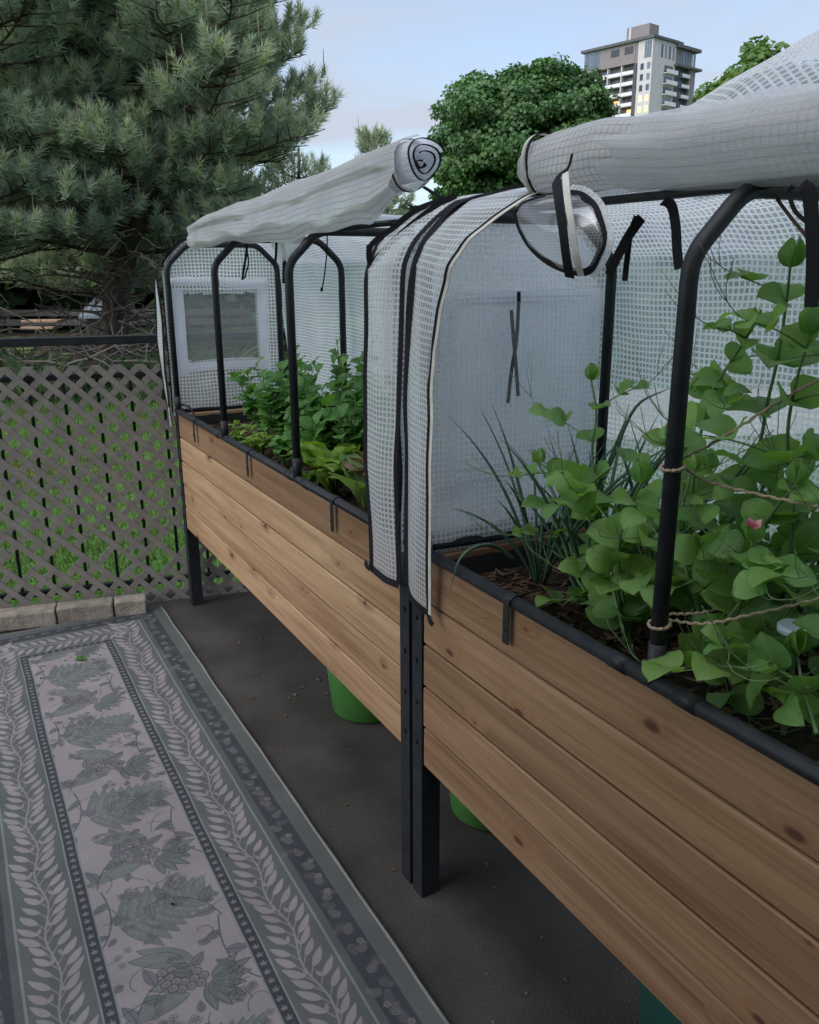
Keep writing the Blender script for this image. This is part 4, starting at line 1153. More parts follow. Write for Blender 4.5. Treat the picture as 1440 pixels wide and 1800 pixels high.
# front strip with a broad curl
f2 = strip_fn(([0, .3, .55, .72, .85, 1], [2.132, 2.135, 2.128, 2.140, 2.155, 2.17]), ([0, .12, .26, .40, .46, .53, .60, .68, .76, .84, .92, 1], [2.217, 2.226, 2.238, 2.232, 2.220, 2.226, 2.244, 2.275, 2.325, 2.38, 2.44, 2.52]), lambda s: .835 - .045 * s, 41, .012)
V, F, UV = sheet(f2, 20, 100, .22, 1.1); mk('front_strip', V, F, MAT['film'], c2, uv=UV, smooth=True)
tape(c2, [np.array(f2(0, t)) + (0, -.003, 0) for t in np.linspace(0, .95, 34)], .0150, (1, .25, 0), n=2)
tape(c2, [np.array(f2(1, t)) + (-.006, -.003, 0) for t in np.linspace(0, .98, 40)], .0115, (1, .25, 0), n=2)
tape(c2, [np.array(f2(1, t)) + (.004, -.004, 0) for t in np.linspace(0, .98, 40)], .0075, (1, .25, 0), 'piping', 'pale_piping', n=2)
tape(c2, [np.array(f2(s, 0)) + (0, -.003, .002) for s in np.linspace(.1, 1, 6)], .012, (0, .2, 1), n=2)
tape(c2, [np.array(f2(1, 0)) + (-.004, -.004, .01), np.array(f2(1, 0)) + (.008, -.006, -.008), np.array(f2(1, 0)) + (.018, -.004, -.016)], .010, (0, .3, 1), n=3, name='tape_end')
# second hidden edge between the two planters
tape(c2, [(2.116, -.016, .84), (2.118, -.02, 1.05), (2.112, -.018, 1.3), (2.122, -.008, 1.5), (2.14, .045, 1.592), (2.16, .10, 1.632), (2.19, .2, 1.652)], .014, (1, .3, 0))

# big roll along the top
RC2 = [(2.352, .118, 1.672, .044, .044), (2.40, .118, 1.672, .050, .050), (2.55, .118, 1.672, .053, .051), (2.70, .118, 1.660, .050, .048), (2.9, .118, 1.655, .050, .048), (3.2, .115, 1.650, .050, .048), (4.2, .115, 1.650, .050, .048)]
V, F, UV = loft_roll(RC2, 40, 120, 9, .006)
n0 = len(V); V.append((2.356, .118, 1.672)); UV.append((2.3, 0)); F += [(k + 1, k, n0) for k in range(40)]
roll2 = mk('rolled_front', V, F, MAT['roll'], c2, uv=UV, smooth=True)
V, F = strap(np.array(spiral(0, 2 * math.pi, .0505, .0505, 48, 2.372, .118, 1.672)), .007, .002, (1, 0, 0)); mk('pale_piping', V, F, MAT['piping'], roll2)
V, F = strap(np.array(spiral(1.5, 5.2, .0515, .0515, 40, 2.384, .118, 1.672)), .005, .002, (1, 0, 0)); mk('edge_tape', V, F, MAT['black_web'], roll2)
# plain sheet wrapped loosely round the near part of the roll
def wrap(s, t):
    u = 2.585 + (4.2 - 2.585) * s ** 1.6
    a = -1.9 + 4.3 * t + .28 * math.sin(3 * s)
    st = math.sin(math.pi * t)
    r = np.interp(u, [2.55, 2.7, 2.9, 4.2], [.054, .055, .056, .057]) * (1 + .12 * nz(u * 3, a * 1.2, 4) * st + .09 * nz(u * 11 + a * 2, a * 2, 7) + .05 * (1 - abs(2 * ((u * 7 + a * .8 + nz(u * 4, a)) % 1) - 1)))
    u2 = u + (.07 * (1 - t) ** 2 - .05 * math.sin(3 * t)) * max(0, 1 - s * 4)
    return (u2, .118 - math.cos(a + math.pi) * -r * 1.0 if False else .118 + math.cos(math.pi - a) * r, np.interp(u, [2.6, 2.9, 3.2], [1.662, 1.655, 1.650]) + math.sin(math.pi - a) * r)
V, F, UV = sheet(wrap, 60, 30, 1.6, .3); mk('plain_sheet', V, F, MAT['clear_sheet'], c2, uv=UV, smooth=True)
# loose grid panel humped above the roll
def hump(s, t):
    u = 2.50 + 1.7 * s
    hgt = np.interp(u, [2.5, 2.6, 2.72, 2.85, 3.2, 4.2], [.0, .045, .10, .135, .18, .16])
    w_ = .16 + .20 * t
    z = 1.695 - .07 * t + hgt * math.sin(math.pi * min(1, .12 + t * .95)) ** .8 + .008 * nz(u * 6, t * 5, 3)
    return (u, w_, z)
V, F, UV = sheet(hump, 50, 20, 1.5, .42); mk('loose_panel', V, F, MAT['film'], c2, uv=UV, smooth=True)

# black-edged pouch: the folded corner of the rolled front
pl = [(2.409, 0.030, 1.589), (2.415, 0.035, 1.565), (2.446, 0.035, 1.535), (2.503, 0.030, 1.509), (2.571, 0.020, 1.495), (2.623, 0.015, 1.494), (2.648, 0.012, 1.516), (2.658, 0.012, 1.539), (2.637, 0.020, 1.566), (2.610, 0.030, 1.588), (2.568, 0.040, 1.606), (2.526, 0.050, 1.613)]
pl2 = [(2.409, 0.030, 1.589), (2.402, 0.050, 1.605), (2.418, 0.070, 1.614), (2.464, 0.070, 1.616), (2.526, 0.050, 1.613)]
ctr = np.array((2.578, -0.005, 1.551))
ring_ = list(smooth_path(pl, 5)) + list(smooth_path(pl2, 5))[::-1][1:-1]
V, F, UV = [], [], []
nr = 8
for j in range(nr + 1):
    t = j / nr
    for p in ring_:
        q = np.array(p) * t + ctr * (1 - t); q[1] -= .018 * (1 - t * t); q[1] += .004 * nz(q[0] * 30, q[2] * 30, 2)
        V.append(tuple(q)); UV.append((q[0], q[2]))
k_ = len(ring_)
for j in range(nr):
    for i in range(k_): F.append((j * k_ + i, j * k_ + (i + 1) % k_, (j + 1) * k_ + (i + 1) % k_, (j + 1) * k_ + i))
pouch = mk('pouch', V, F, MAT['thin_film'], c2, uv=UV, smooth=True)
def grow(p, c_, k): return tuple(np.array(p) + (np.array(p) - c_) * k)
V, F = strap(smooth_path(pl, 4), .0105, .002, (.2, -.2, 1)); 
P_ = smooth_path(pl, 4); S_ = (P_ - ctr); V, F = strap(P_, .0115, .0022, S_); mk('edge_tape', V, F, MAT['black_web'], pouch)
P_ = smooth_path(pl2, 4); S_ = (P_ - ctr); V, F = strap(P_, .008, .0022, S_); mk('edge_tape', V, F, MAT['black_web'], pouch)
P_ = np.array([grow(p, ctr, .13) for p in smooth_path(pl[5:], 4)]); V, F = strap(P_, .013, .0015, P_ - ctr); mk('pale_piping', V, F, MAT['film_milky'], pouch, uv=[(v[0], v[2]) for v in V])
vb = [(2.536, 0.045, 1.669), (2.539, 0.035, 1.647), (2.533, 0.020, 1.632), (2.590, -0.020, 1.597), (2.619, -0.034, 1.556), (2.625, -0.030, 1.516), (2.614, -0.012, 1.485)]
V, F = strap(smooth_path(vb, 5), [.004] * 6 + [.009] * 5 + [.0155] * (len(smooth_path(vb, 5)) - 11), .002, (1, .15, .1)); mk('hanging_band', V, F, MAT['black_web'], pouch)
vb2 = [(2.540, 0.030, 1.640), (2.610, -0.020, 1.596), (2.641, -0.034, 1.555), (2.648, -0.030, 1.516), (2.639, -0.012, 1.488)]
V, F = strap(smooth_path(vb2, 5), .0105, .002, (1, .15, .1)); mk('pale_piping', V, F, MAT['piping'], pouch)
# zip edge from the pouch along the top to the far cover
tape(c2, [(2.409, 0.030, 1.591), (2.400, 0.060, 1.603), (2.400, 0.090, 1.614), (2.441, 0.100, 1.617)], .007, (.3, .4, 1))
# hanging ties
for pts, wd in (([(2.681, 0.100, 1.592), (2.698, 0.100, 1.585), (2.709, 0.100, 1.558), (2.716, 0.100, 1.523), (2.723, 0.100, 1.497)], .0145),
                ([(2.586, 0.140, 1.577), (2.574, 0.140, 1.550), (2.570, 0.140, 1.508), (2.568, 0.140, 1.478)], .010),
                ([(2.618, 0.120, 1.573), (2.593, 0.120, 1.548), (2.570, 0.120, 1.517), (2.551, 0.120, 1.487)], .0155),
                ([(2.942, 0.060, 1.592), (2.954, 0.060, 1.582), (2.964, 0.060, 1.543), (2.971, 0.060, 1.505), (2.976, 0.060, 1.453)], .0165),
                ([(2.923, 0.070, 1.593), (2.919, 0.070, 1.585), (2.930, 0.070, 1.564), (2.950, 0.070, 1.549)], .005)):
    V, F = strap(smooth_path(pts, 6), wd, .0018, (1, .3, 0)); mk('tie_strap', V, F, MAT['black_web'], c2)
# black hem cord along the foot of the end panel
V, F, UV = tube(smooth_path([(2.16, .02, .918), (2.162, .2, .914), (2.162, .35, .914), (2.16, .48, .916)], 6), .007, 8); mk('hem_cord', V, F, MAT['black_web'], c2, smooth=True)
# ------------------------------------------------------------------ leaves and plants in the beds
def leaf_data(name, mt, width, lobes=0, depth=0.0, fold=.25, curl=.3, ruffle=0.0, tip=1.0, nl=8, nw=6, seed=0, petiole=0.0, pw=.8):
    """one leaf, 1 long, growing along +y, facing +z; uv x -1..1 across, y 0..1 along"""
    V, F, UV = [], [], []
    r_ = random.Random(seed)
    ph = r_.uniform(0, 6)
    for j in range(nl + 1):
        t = j / nl
        if t < petiole: hw = .025
        else:
            q = (t - petiole) / (1 - petiole)
            hw = width / 2 * (math.sin(math.pi * min(1, q) ** pw)) ** (.75 if tip >= 1 else .55) + .004
            if lobes: hw *= 1 + depth * math.sin(q * lobes * math.pi * 2 + ph * 0) * (1 - q * .4)
        y = t - curl * .18 * t * t; zc = curl * (.55 * t - t * t * .95)
        for i in range(nw + 1):
            s = i / nw * 2 - 1
            x = s * hw
            z = zc + fold * abs(s) ** 1.3 * hw * 1.1 + ruffle * math.sin(s * 7 + t * 13 + ph) * abs(s) ** 1.5 * min(1, 2 * t) + .03 * nz(x * 5, y * 5, seed)
            V.append((x, y, z)); UV.append((s, t))
    for j in range(nl):
        for i in range(nw):
            a = j * (nw + 1) + i; F.append((a, a + 1, a + nw + 2, a + nw + 1))
    return mesh_data(name, V, F, mt, UV, True)
def basis(pos, axis, nrm, sc, sx=1.0):
    y = Vector(axis).normalized(); z = Vector(nrm); z = (z - y * z.dot(y))
    if z.length < 1e-4: z = y.orthogonal()
    z.normalize(); x = y.cross(z)
    m_ = Matrix((x * sc * sx, y * sc, z * sc)).transposed().to_4x4(); m_.translation = Vector(pos); return m_
PEA = [leaf_data('pea_leaf_shape', MAT['pea'], .74 + .05 * i, fold=.42 - .12 * i, curl=.25 + .22 * i, ruffle=.03, seed=i, pw=.86, tip=1 - i % 2, nl=10) for i in range(4)]
STIP = [leaf_data('stipule_shape', MAT['pea'], .95, fold=.32, curl=.15 + .2 * i, ruffle=.03, seed=10 + i, pw=.7, tip=0) for i in range(2)]
ONI = None
TOC = Vector((.55, -.62, .55)).normalized()                     # roughly towards the open side: leaves turn to it

def pea_plant(nodes, label, seed, leaf=.058, group='pea plants climbing in the near planter', tip=True, r0=.0034, flower=False):
    R = random.Random(seed); leaf *= .96
    P = smooth_path([np.array(p) for p in nodes], 8)
    base = P[0]
    t_ = thing('pea_plant', label, 'pea plant', BED, tuple(base), group)
    d_ = np.r_[0, np.cumsum(np.linalg.norm(np.diff(P, axis=0), axis=1))]
    P = P + np.array([[.004 * nz(d * 9, seed), .004 * nz(d * 9, seed + 5), 0] for d in d_])
    sm = MB(); V, F, UV = tube(P, np.linspace(r0, r0 * .55, len(P)), 7); sm.add(V, F, UV)
    td = MB()
    step = leaf * 1.12; s = step * .7; k = 0
    at = lambda q: np.array([np.interp(q, d_, P[:, i]) for i in range(3)])
    while s < d_[-1] + 1e-6:
        p = at(s); tg = at(min(s + .02, d_[-1])) - at(max(0, s - .02)); tg = Vector(tg).normalized()
        grow_ = min(1, .55 + .45 * (d_[-1] - s) / .14)
        az = (k % 2) * math.pi + R.uniform(-.7, .7) + seed
        side = Vector((math.cos(az), math.sin(az), 0)); side = (side - tg * side.dot(tg)).normalized()
        # two clasping stipules
        for q in (-1, 1):
            perp = tg.cross(side) * q
            ax = (perp * .9 + tg * .35 + side * .45).normalized()
            nr_ = (TOC * .55 + tg * .5 + Vector((R.uniform(-.35, .35), R.uniform(-.35, .35), R.uniform(-.2, .5)))).normalized()
            inst('stipule', R.choice(STIP), t_, basis(p, ax, nr_, leaf * R.uniform(.85, 1.12) * grow_))
        # leaf stalk with one or two pairs of leaflets
        npair = R.choice((1, 2, 2)); pl_ = leaf * (.75 + .6 * npair)
        ax0 = (side * .95 + tg * .55 + Vector((0, 0, .12))).normalized()
        pts = [np.array(p)]
        for q in range(1, 9):
            a = Vector(ax0) + Vector((0, 0, -.05 * q)); pts.append(pts[-1] + np.array(a.normalized()) * pl_ / 8 * grow_)
        V, F, UV = tube(np.array(pts), np.linspace(.0016, .0009, 9), 5); sm.add(V, F, UV)
        for q in range(npair):
            i_ = (5, 8)[q] if npair == 2 else 7
            pb = pts[i_]; ax1 = Vector(pts[i_] - pts[i_ - 1]).normalized(); sd = ax1.cross(Vector((0, 0, 1))).normalized()
            for e in (-1, 1):
                ax = (sd * e * .8 + ax1 * .45 + Vector((R.uniform(-.2, .2), R.uniform(-.2, .2), R.uniform(-.1, .65)))).normalized()
                nr_ = (TOC * .42 + Vector((0, 0, .5)) + Vector((R.uniform(-.75, .75), R.uniform(-.75, .75), R.uniform(-.3, .3)))).normalized()
                inst('leaf', R.choice(PEA), t_, basis(pb, ax, nr_, leaf * R.uniform(.8, 1.12) * grow_))
        # tendril at the end of the stalk
        if R.random() < .6 or s > d_[-1] - step:
            q0 = pts[-1]; dr = Vector(pts[-1] - pts[-2]).normalized(); tp = [q0]
            bend = R.uniform(-1, 1)
            for q in range(14):
                dr = (dr + Vector((R.uniform(-.18, .18), R.uniform(-.18, .18), R.uniform(-.05, .22))) + dr.cross(Vector((0, 0, 1))) * .12 * bend * (q / 6)).normalized()
                tp.append(tp[-1] + np.array(dr) * .010)
            V, F, UV = tube(np.array(tp), np.linspace(.0009, .0005, len(tp)), 4); td.add(V, F, UV)
            for e in (-1, 1):
                dr2 = Vector(tp[5] - tp[4]).normalized(); dr2 = (dr2 + dr2.cross(Vector((0, 0, 1))) * e * .9).normalized(); t2 = [tp[5]]
                for q in range(8): dr2 = (dr2 + Vector((R.uniform(-.2, .2), R.uniform(-.2, .2), .12))).normalized(); t2.append(t2[-1] + np.array(dr2) * .008)
                V, F, UV = tube(np.array(t2), .0006, 4); td.add(V, F, UV)
        s += step * R.uniform(.9, 1.15); k += 1
    if tip:      # folded young leaves at the top
        for q in range(4):
            a = q * 1.7 + seed; ax = Vector((math.cos(a) * .45, math.sin(a) * .45, 1)).normalized()
            inst('leaf', PEA[q % 4], t_, basis(P[-1], ax, Vector((math.cos(a), math.sin(a), .2)), leaf * .62, .7))
    sm.build('stem', MAT['pea_stem'], t_, smooth=True)
    if td.v: td.build('tendril', MAT['tendril'], t_, smooth=True)['kind'] = 'stuff'
    if flower:
        fm = MB(); p = P[len(P) * 2 // 3] + np.array((.02, -.05, .01))
        for q in range(5):
            a = q * 1.25; V, F, UV = sheet(lambda s, t: tuple(p + np.array((math.cos(a) * .010 * t + .007 * (s - .5) * math.sin(a), math.sin(a) * .010 * t, .006 * t + .012 * (s - .5) * math.cos(a)))), 3, 4); fm.add(V, F, UV)
        fm.build('flower', MAT['petal'], t_, smooth=True)
    return t_

S_ = lambda u, w_: (u, w_, soil_height(u, w_))
pea_plant([(2.641, 0.130, 0.858), (2.589, 0.140, 0.984), (2.528, 0.150, 1.072), (2.492, 0.160, 1.170), (2.495, 0.160, 1.244), (2.481, 0.160, 1.305)], 'tall pea stem rising left of the middle hoop, tip against the milky end panel', 1, .058)
pea_plant([(2.647, 0.120, 0.879), (2.567, 0.130, 1.022), (2.514, 0.130, 1.104), (2.454, 0.125, 1.126), (2.387, 0.120, 1.138)], 'pea shoot reaching out left with two bright leaf pairs', 2, .055)
pea_plant([(2.628, 0.160, 0.840), (2.616, 0.150, 0.893), (2.623, 0.120, 1.009), (2.634, 0.110, 1.085), (2.680, 0.100, 1.166)], 'pea stem close to the front rim with a broad pale leaf by the hoop', 3, .072)
pea_plant([(2.546, 0.160, 0.876), (2.472, 0.150, 0.933), (2.436, 0.140, 1.005), (2.398, 0.140, 1.035)], 'short pea shoot leaning left over the onion leaves', 4, .058)
pea_plant([(2.681, 0.220, 0.914), (2.673, 0.230, 1.036), (2.669, 0.230, 1.157), (2.681, 0.230, 1.265), (2.721, 0.220, 1.344), (2.779, 0.200, 1.414)], 'pea stem arching right behind the middle hoop', 5, .052)
pea_plant([(2.783, 0.250, 0.966), (2.774, 0.250, 1.120), (2.778, 0.250, 1.251), (2.798, 0.240, 1.376), (2.813, 0.230, 1.451), (2.818, 0.220, 1.498)], 'tallest pea stem, its curled tip below the big roll', 6, .076)
pea_plant([(2.906, 0.180, 1.095), (2.894, 0.180, 1.194), (2.876, 0.180, 1.274), (2.887, 0.170, 1.348), (2.907, 0.160, 1.411)], 'leafy pea stem at the right edge below the wide black strap', 7, .080)
pea_plant([(2.779, 0.150, 0.965), (2.750, 0.140, 1.035), (2.730, 0.140, 1.106), (2.735, 0.150, 1.190)], 'pea stem pressed against the right side of the middle hoop', 8, .062)
pea_plant([(2.864, 0.130, 0.964), (2.871, 0.130, 1.067), (2.895, 0.130, 1.151), (2.936, 0.130, 1.218)], 'pea plant with a small pink flower by the upper twine', 9, .060, flower=True)
pea_plant([(3.024, 0.090, 0.963), (2.968, 0.100, 0.961), (2.903, 0.110, 0.957), (2.835, 0.130, 0.952)], 'pea shoot lying low with the largest leaves beside the blue lid', 10, .076)
pea_plant([(3.049, 0.080, 0.911), (3.029, 0.090, 0.928), (3.006, 0.100, 0.952), (2.977, 0.120, 0.986)], 'low pea shoot nearest the camera against the front rim', 11, .070)
pea_plant([(2.788, 0.170, 0.884), (2.788, 0.170, 0.914), (2.857, 0.100, 0.977), (2.883, 0.110, 1.030)], 'small pea shoot just right of the hoop foot', 12, .055)
R0 = random.Random(77)
for i in range(18):
    u = 2.46 + .58 * (i + R0.random()) / 18 if i < 12 else R0.uniform(2.75, 3.15); w_ = R0.uniform(.16, .44); hh = R0.uniform(.14, .30) + max(0, u - 2.5) * .30
    a = R0.uniform(-.08, .10); b = R0.uniform(-.08, .05)
    pea_plant([S_(u, w_), (u + a * .3, w_ + b * .2, .842 + hh * .35), (u + a * .7, w_ + b * .6, .842 + hh * .7), (u + a, w_ + b, .842 + hh)], 'pea plant tangled among the others in the near planter', 30 + i, R0.uniform(.054, .072))

# onions: long hollow leaves
def onion(u, w_, n, seed, label, lean=(0, 0), extra=()):
    R = random.Random(seed); b = S_(u, w_)
    t_ = thing('onion_plant', label, 'onion', BED, b, 'onion plants in the near planter')
    paths = list(extra)
    for k in range(n):
        a = R.uniform(0, 6.3); L_ = R.uniform(.24, .44); sp_ = R.uniform(.15, .75); p = np.array(b) + np.array((math.cos(a) * .010, math.sin(a) * .010, 0))
        dr = Vector((math.cos(a) * sp_ * .5 + lean[0], math.sin(a) * sp_ * .5 + lean[1], 1)).normalized(); pts = [p]
        for q in range(14):
            dr = (dr + Vector((math.cos(a), math.sin(a), 0)) * sp_ * .06 + Vector((0, 0, -.035 - .05 * sp_ * (q / 14)))).normalized(); pts.append(pts[-1] + np.array(dr) * L_ / 14)
        paths.append(pts)
    for pts in paths:
        n_ = len(pts); rr_ = R.uniform(.0026, .0044)
        V, F, UV = tube(np.array(pts), [rr_ * (.8 + .35 * math.sin(math.pi * i / n_)) * (1 - (i / (n_ - 1)) ** 3 * .88) for i in range(n_)], 7)
        mk('leaf', V, F, MAT['onion'], t_, uv=[(.5 + .2 * math.sin(6.28 * a), min(1, b2 * 2)) for a, b2 in UV], smooth=True)
onion(2.30, .20, 16, 1, 'onion clump nearest the end panel with one leaf bent over the front rim', (.0, .0),
      [smooth_path([(2.278, 0.150, 0.902), (2.275, 0.100, 0.941), (2.305, 0.030, 0.959), (2.311, -0.010, 0.940), (2.294, -0.020, 0.876)], 5)])
onion(2.36, .30, 16, 2, 'onion clump in the second row from the front', (.12, .02))
onion(2.45, .20, 16, 3, 'onion clump under the left pea shoot', (.05, -.03), [smooth_path([(2.373, 0.200, 0.953), (2.451, 0.200, 1.068), (2.487, 0.210, 1.164), (2.507, 0.220, 1.235)], 5)])
onion(2.45, .37, 17, 4, 'tall onion clump at the back by the rear hoop leg', (.10, .0), [smooth_path([(2.340, 0.300, 1.003), (2.397, 0.300, 1.137), (2.438, 0.310, 1.239), (2.512, 0.320, 1.284)], 5)])
onion(2.57, .30, 15, 5, 'onion clump hidden behind the tall pea stem', (.05, .0))

# leafy greens of the far planter
GRN_ = [leaf_data('lobed_leaf_shape', MAT['greens'], .72 + .1 * i, lobes=3.0, depth=.26, fold=.22, curl=.35 + .15 * i, ruffle=.035, seed=20 + i, petiole=.12, nl=12) for i in range(4)]
RND_ = [leaf_data('round_leaf_shape', MAT['greens'], .8, fold=.2, curl=.3, ruffle=.02, seed=30 + i, petiole=.22, pw=.7, nl=9) for i in range(2)]
def salad(u, w_, h_, n, seed, label, leaf=(.05, .085), shapes=GRN_, spread=.11, lean=(0, 0), group='leafy greens in the far planter', name='salad_plant', cat='leafy green', stem='pea_stem'):
    R = random.Random(seed); b = S_(u, w_)
    t_ = thing(name, label, cat, BED, b, group); sm = MB()
    ns = max(4, n // 9)
    for k in range(ns):
        a = R.uniform(0, 6.3); sp_ = R.uniform(.2, 1) * spread; hh = h_ * R.uniform(.55, 1.0)
        tipp = np.array(b) + np.array((math.cos(a) * sp_ + lean[0], math.sin(a) * sp_ * .8 + lean[1], hh))
        mid = np.array(b) + np.array((math.cos(a) * sp_ * .35, math.sin(a) * sp_ * .3, hh * .55))
        P = smooth_path([np.array(b) + np.array((math.cos(a) * .01, math.sin(a) * .01, -.01)), mid, tipp], 7)
        V, F, UV = tube(P, np.linspace(.0032, .0012, len(P)), 6); sm.add(V, F, UV)
        m_ = n // ns
        for q in range(m_):
            f = .28 + .72 * (q + R.random() * .6) / m_; i_ = min(len(P) - 1, int(f * (len(P) - 1)))
            az = q * 2.4 + R.uniform(-.5, .5); out_ = Vector((math.cos(az), math.sin(az), R.uniform(.1, .9))).normalized()
            if q == m_ - 1: out_ = Vector((math.cos(az) * .5, math.sin(az) * .5, 1)).normalized()
            nr_ = (Vector((0, 0, 1)) + TOC * .5 + Vector((R.uniform(-.4, .4), R.uniform(-.4, .4), 0))).normalized()
            inst('leaf', R.choice(shapes), t_, basis(P[i_], out_, nr_, R.uniform(*leaf) * (1.1 - .35 * f)))
    sm.build('stem', MAT[stem], t_, smooth=True)
    return t_
salad(.50, .20, .30, 86, 1, 'green leafy plant at the far end beside the second hoop, a frond bent left', (.05, .08), lean=(-.05, -.02))
salad(.62, .32, .36, 96, 2, 'bushy green salad plant between the second hoop and the back film', (.05, .08))
salad(.86, .24, .33, 96, 3, 'dense green salad plant just left of the third hoop', (.05, .085))
salad(1.05, .34, .44, 105, 4, 'tallest green salad plant, its top above the others right of the third hoop', (.045, .075))
salad(1.24, .30, .42, 105, 5, 'tall bolting green plant in the middle of the far planter', (.045, .08))
salad(1.43, .36, .40, 105, 6, 'tall green plant close to the back film near the covered end', (.05, .085))
salad(1.58, .28, .34, 86, 7, 'broad leaved green plant behind the red lettuce', (.07, .11), RND_ + GRN_[:2])
salad(1.20, .16, .20, 64, 8, 'low round leaved green plant behind the third hoop foot', (.06, .10), RND_)
salad(.98, .13, .15, 48, 9, 'low green seedlings beside the front rim left of the third hoop', (.045, .07), GRN_)
salad(1.78, .34, .30, 70, 10, 'green plant half hidden behind the hanging cover strip', (.06, .10), RND_ + GRN_)
salad(.36, .28, .12, 38, 11, 'small blue green seedlings in the far corner of the planter', (.03, .05), RND_, .06)
salad(.74, .19, .32, 80, 12, 'green salad plant leaning on the third hoop from the left', (.055, .09))
salad(1.14, .21, .36, 90, 13, 'leafy plant with fresh green shoots directly behind the third hoop', (.05, .085))
salad(1.34, .22, .38, 90, 14, 'full green plant right of the third hoop, above the bright frilly lettuce', (.055, .09))
salad(1.62, .36, .36, 70, 15, 'dark green plant next to the back film by the covered end', (.06, .10), RND_ + GRN_)
salad(.40, .36, .22, 46, 16, 'small green plant at the back of the far corner', (.045, .07))
def rosette(u, w_, n, L_, mt, seed, label, width, up=(.5, 1.2), ruffle=.1, name='lettuce', cat='lettuce', lobes=5, depth=.12, petiole=0, lean=(0, 0, 0)):
    R = random.Random(seed); b = S_(u, w_)
    t_ = thing(name, label, cat, BED, b, 'lettuces in the far planter' if name == 'lettuce' else None)
    shapes = [leaf_data(name + '_leaf_shape', MAT[mt], width * R.uniform(.9, 1.1), lobes=lobes, depth=depth, fold=.35, curl=.35 + .3 * i, ruffle=ruffle, seed=seed * 7 + i, nl=14, nw=10, pw=1.15, petiole=petiole) for i in range(3)]
    for k in range(n):
        a = k * 2.4 + R.uniform(-.3, .3); e = up[0] + (up[1] - up[0]) * k / n
        ax = (Vector((math.cos(a), math.sin(a), e * 1.4)) + Vector(lean)).normalized(); nr_ = Vector((-math.cos(a) * .8, -math.sin(a) * .8, .8))
        inst('leaf', R.choice(shapes), t_, basis(np.array(b) + np.array((math.cos(a) * .008, math.sin(a) * .008, 0)), ax, nr_, L_ * R.uniform(.75, 1.1)))
rosette(1.40, .115, 17, .185, 'lettuce', 1, 'bright green frilly lettuce in front, right of the third hoop', .62, (1.0, 2.4), .10)
rosette(1.53, .22, 13, .20, 'red_lettuce', 2, 'bronze red leaf lettuce behind the bright frilly one', .66, (.8, 2.0), .10)
rosette(1.22, .10, 9, .08, 'greens', 3, 'small green lettuce next to the front rim by the third hoop', .6, (.4, 1.2), .06)
rosette(1.60, .125, 9, .20, 'pale_leaf', 4, 'pale spoon leaved plant with upright oval leaves beside the bare mulch', .40, (.9, 1.6), .012, 'spoon_leaf_plant', 'leafy green', 0, 0, .18)
FE = [leaf_data('feather_leaf_shape', MAT['lettuce'], .42, lobes=7, depth=.55, fold=.1, curl=.5, ruffle=.05, seed=60 + i, nl=28, nw=4, pw=.9) for i in range(2)]
salad(.78, .10, .12, 64, 21, 'pale feathery herb spilling over the front rim left of the third hoop', (.035, .06), FE, .08, (0, -.03), None, 'feathery_herb', 'herb')
salad(.60, .085, .10, 36, 22, 'small feathery herb at the foot of the second hoop', (.03, .05), FE, .05, (0, -.01), None, 'feathery_herb', 'herb')

# twine tied to the hoop, the blue lid, a dry twig
def twine(pts, label, r=.0022):
    P = smooth_path(pts, 14); P = P + np.array([[.0012 * math.sin(i * 1.9), 0, .0012 * math.cos(i * 1.9)] for i in range(len(P))])
    V, F, UV = tube(P, [r * (1 + .18 * math.sin(i * 2.1)) for i in range(len(P))], 7)
    o = mk('twine', V, F, MAT['twine'], frame=BED, base=tuple(P[0]), smooth=True); tag(o, label, 'twine', 'jute twines tied to the hoop')
def loop(z, k=1.25): return [(2.834 + .0150 * math.cos(a), .004 + .0150 * math.sin(a), z + .003 * math.sin(a)) for a in np.linspace(0, 2 * math.pi * k, 12)]
twine(loop(1.235) + [(2.843, 0.060, 1.211), (2.906, 0.090, 1.202), (2.991, 0.110, 1.201)], 'jute twine running right from its wrap round the hoop')
twine([(2.823, 0.020, 1.239), (2.839, 0.080, 1.265), (2.879, 0.150, 1.321), (2.915, 0.190, 1.356)], 'jute twine rising right across the peas from the hoop')
twine(loop(1.001) + [(2.877, 0.050, 1.008), (2.929, 0.090, 1.035), (3.000, 0.130, 1.076)], 'jute twine wrapped low on the hoop and running right to the lid')
twine([(2.829, 0.020, 1.011), (2.839, 0.080, 1.004), (2.859, 0.140, 1.014), (2.872, 0.200, 1.017)], 'shorter jute twine just above the low wrap')
lid_c = (2.952, 0.150, 1.009)
lid = thing('round_lid', 'round blue grey plastic lid on a thin stake among the pea leaves', 'lid', BED, lid_c)
V, F, UV = tube([(lid_c[0], lid_c[1], soil_height(lid_c[0], lid_c[1]) - .02), (lid_c[0], lid_c[1], lid_c[2] - .006)], .004, 10); mk('stake', V, F, MAT['tendril'], lid, smooth=False)
V, F = [], []; n_ = 36
for rr_, zz in ((.0, .004), (.019, .0035), (.024, .0045), (.0265, .002), (.0265, -.006), (.022, -.007)):
    for k in range(n_): V.append((lid_c[0] + math.cos(6.2832 * k / n_) * rr_, lid_c[1] + math.sin(6.2832 * k / n_) * rr_, lid_c[2] + zz))
for j in range(5):
    for k in range(n_): F.append((j * n_ + k, j * n_ + (k + 1) % n_, (j + 1) * n_ + (k + 1) % n_, (j + 1) * n_ + k))
mk('cap', V, F, MAT['lid'], lid, smooth=True)
V, F, UV = tube(smooth_path([(2.813, 0.160, 1.608), (2.836, 0.160, 1.581), (2.863, 0.160, 1.555), (2.885, 0.160, 1.534), (2.903, 0.160, 1.509)], 5), .0024, 6)
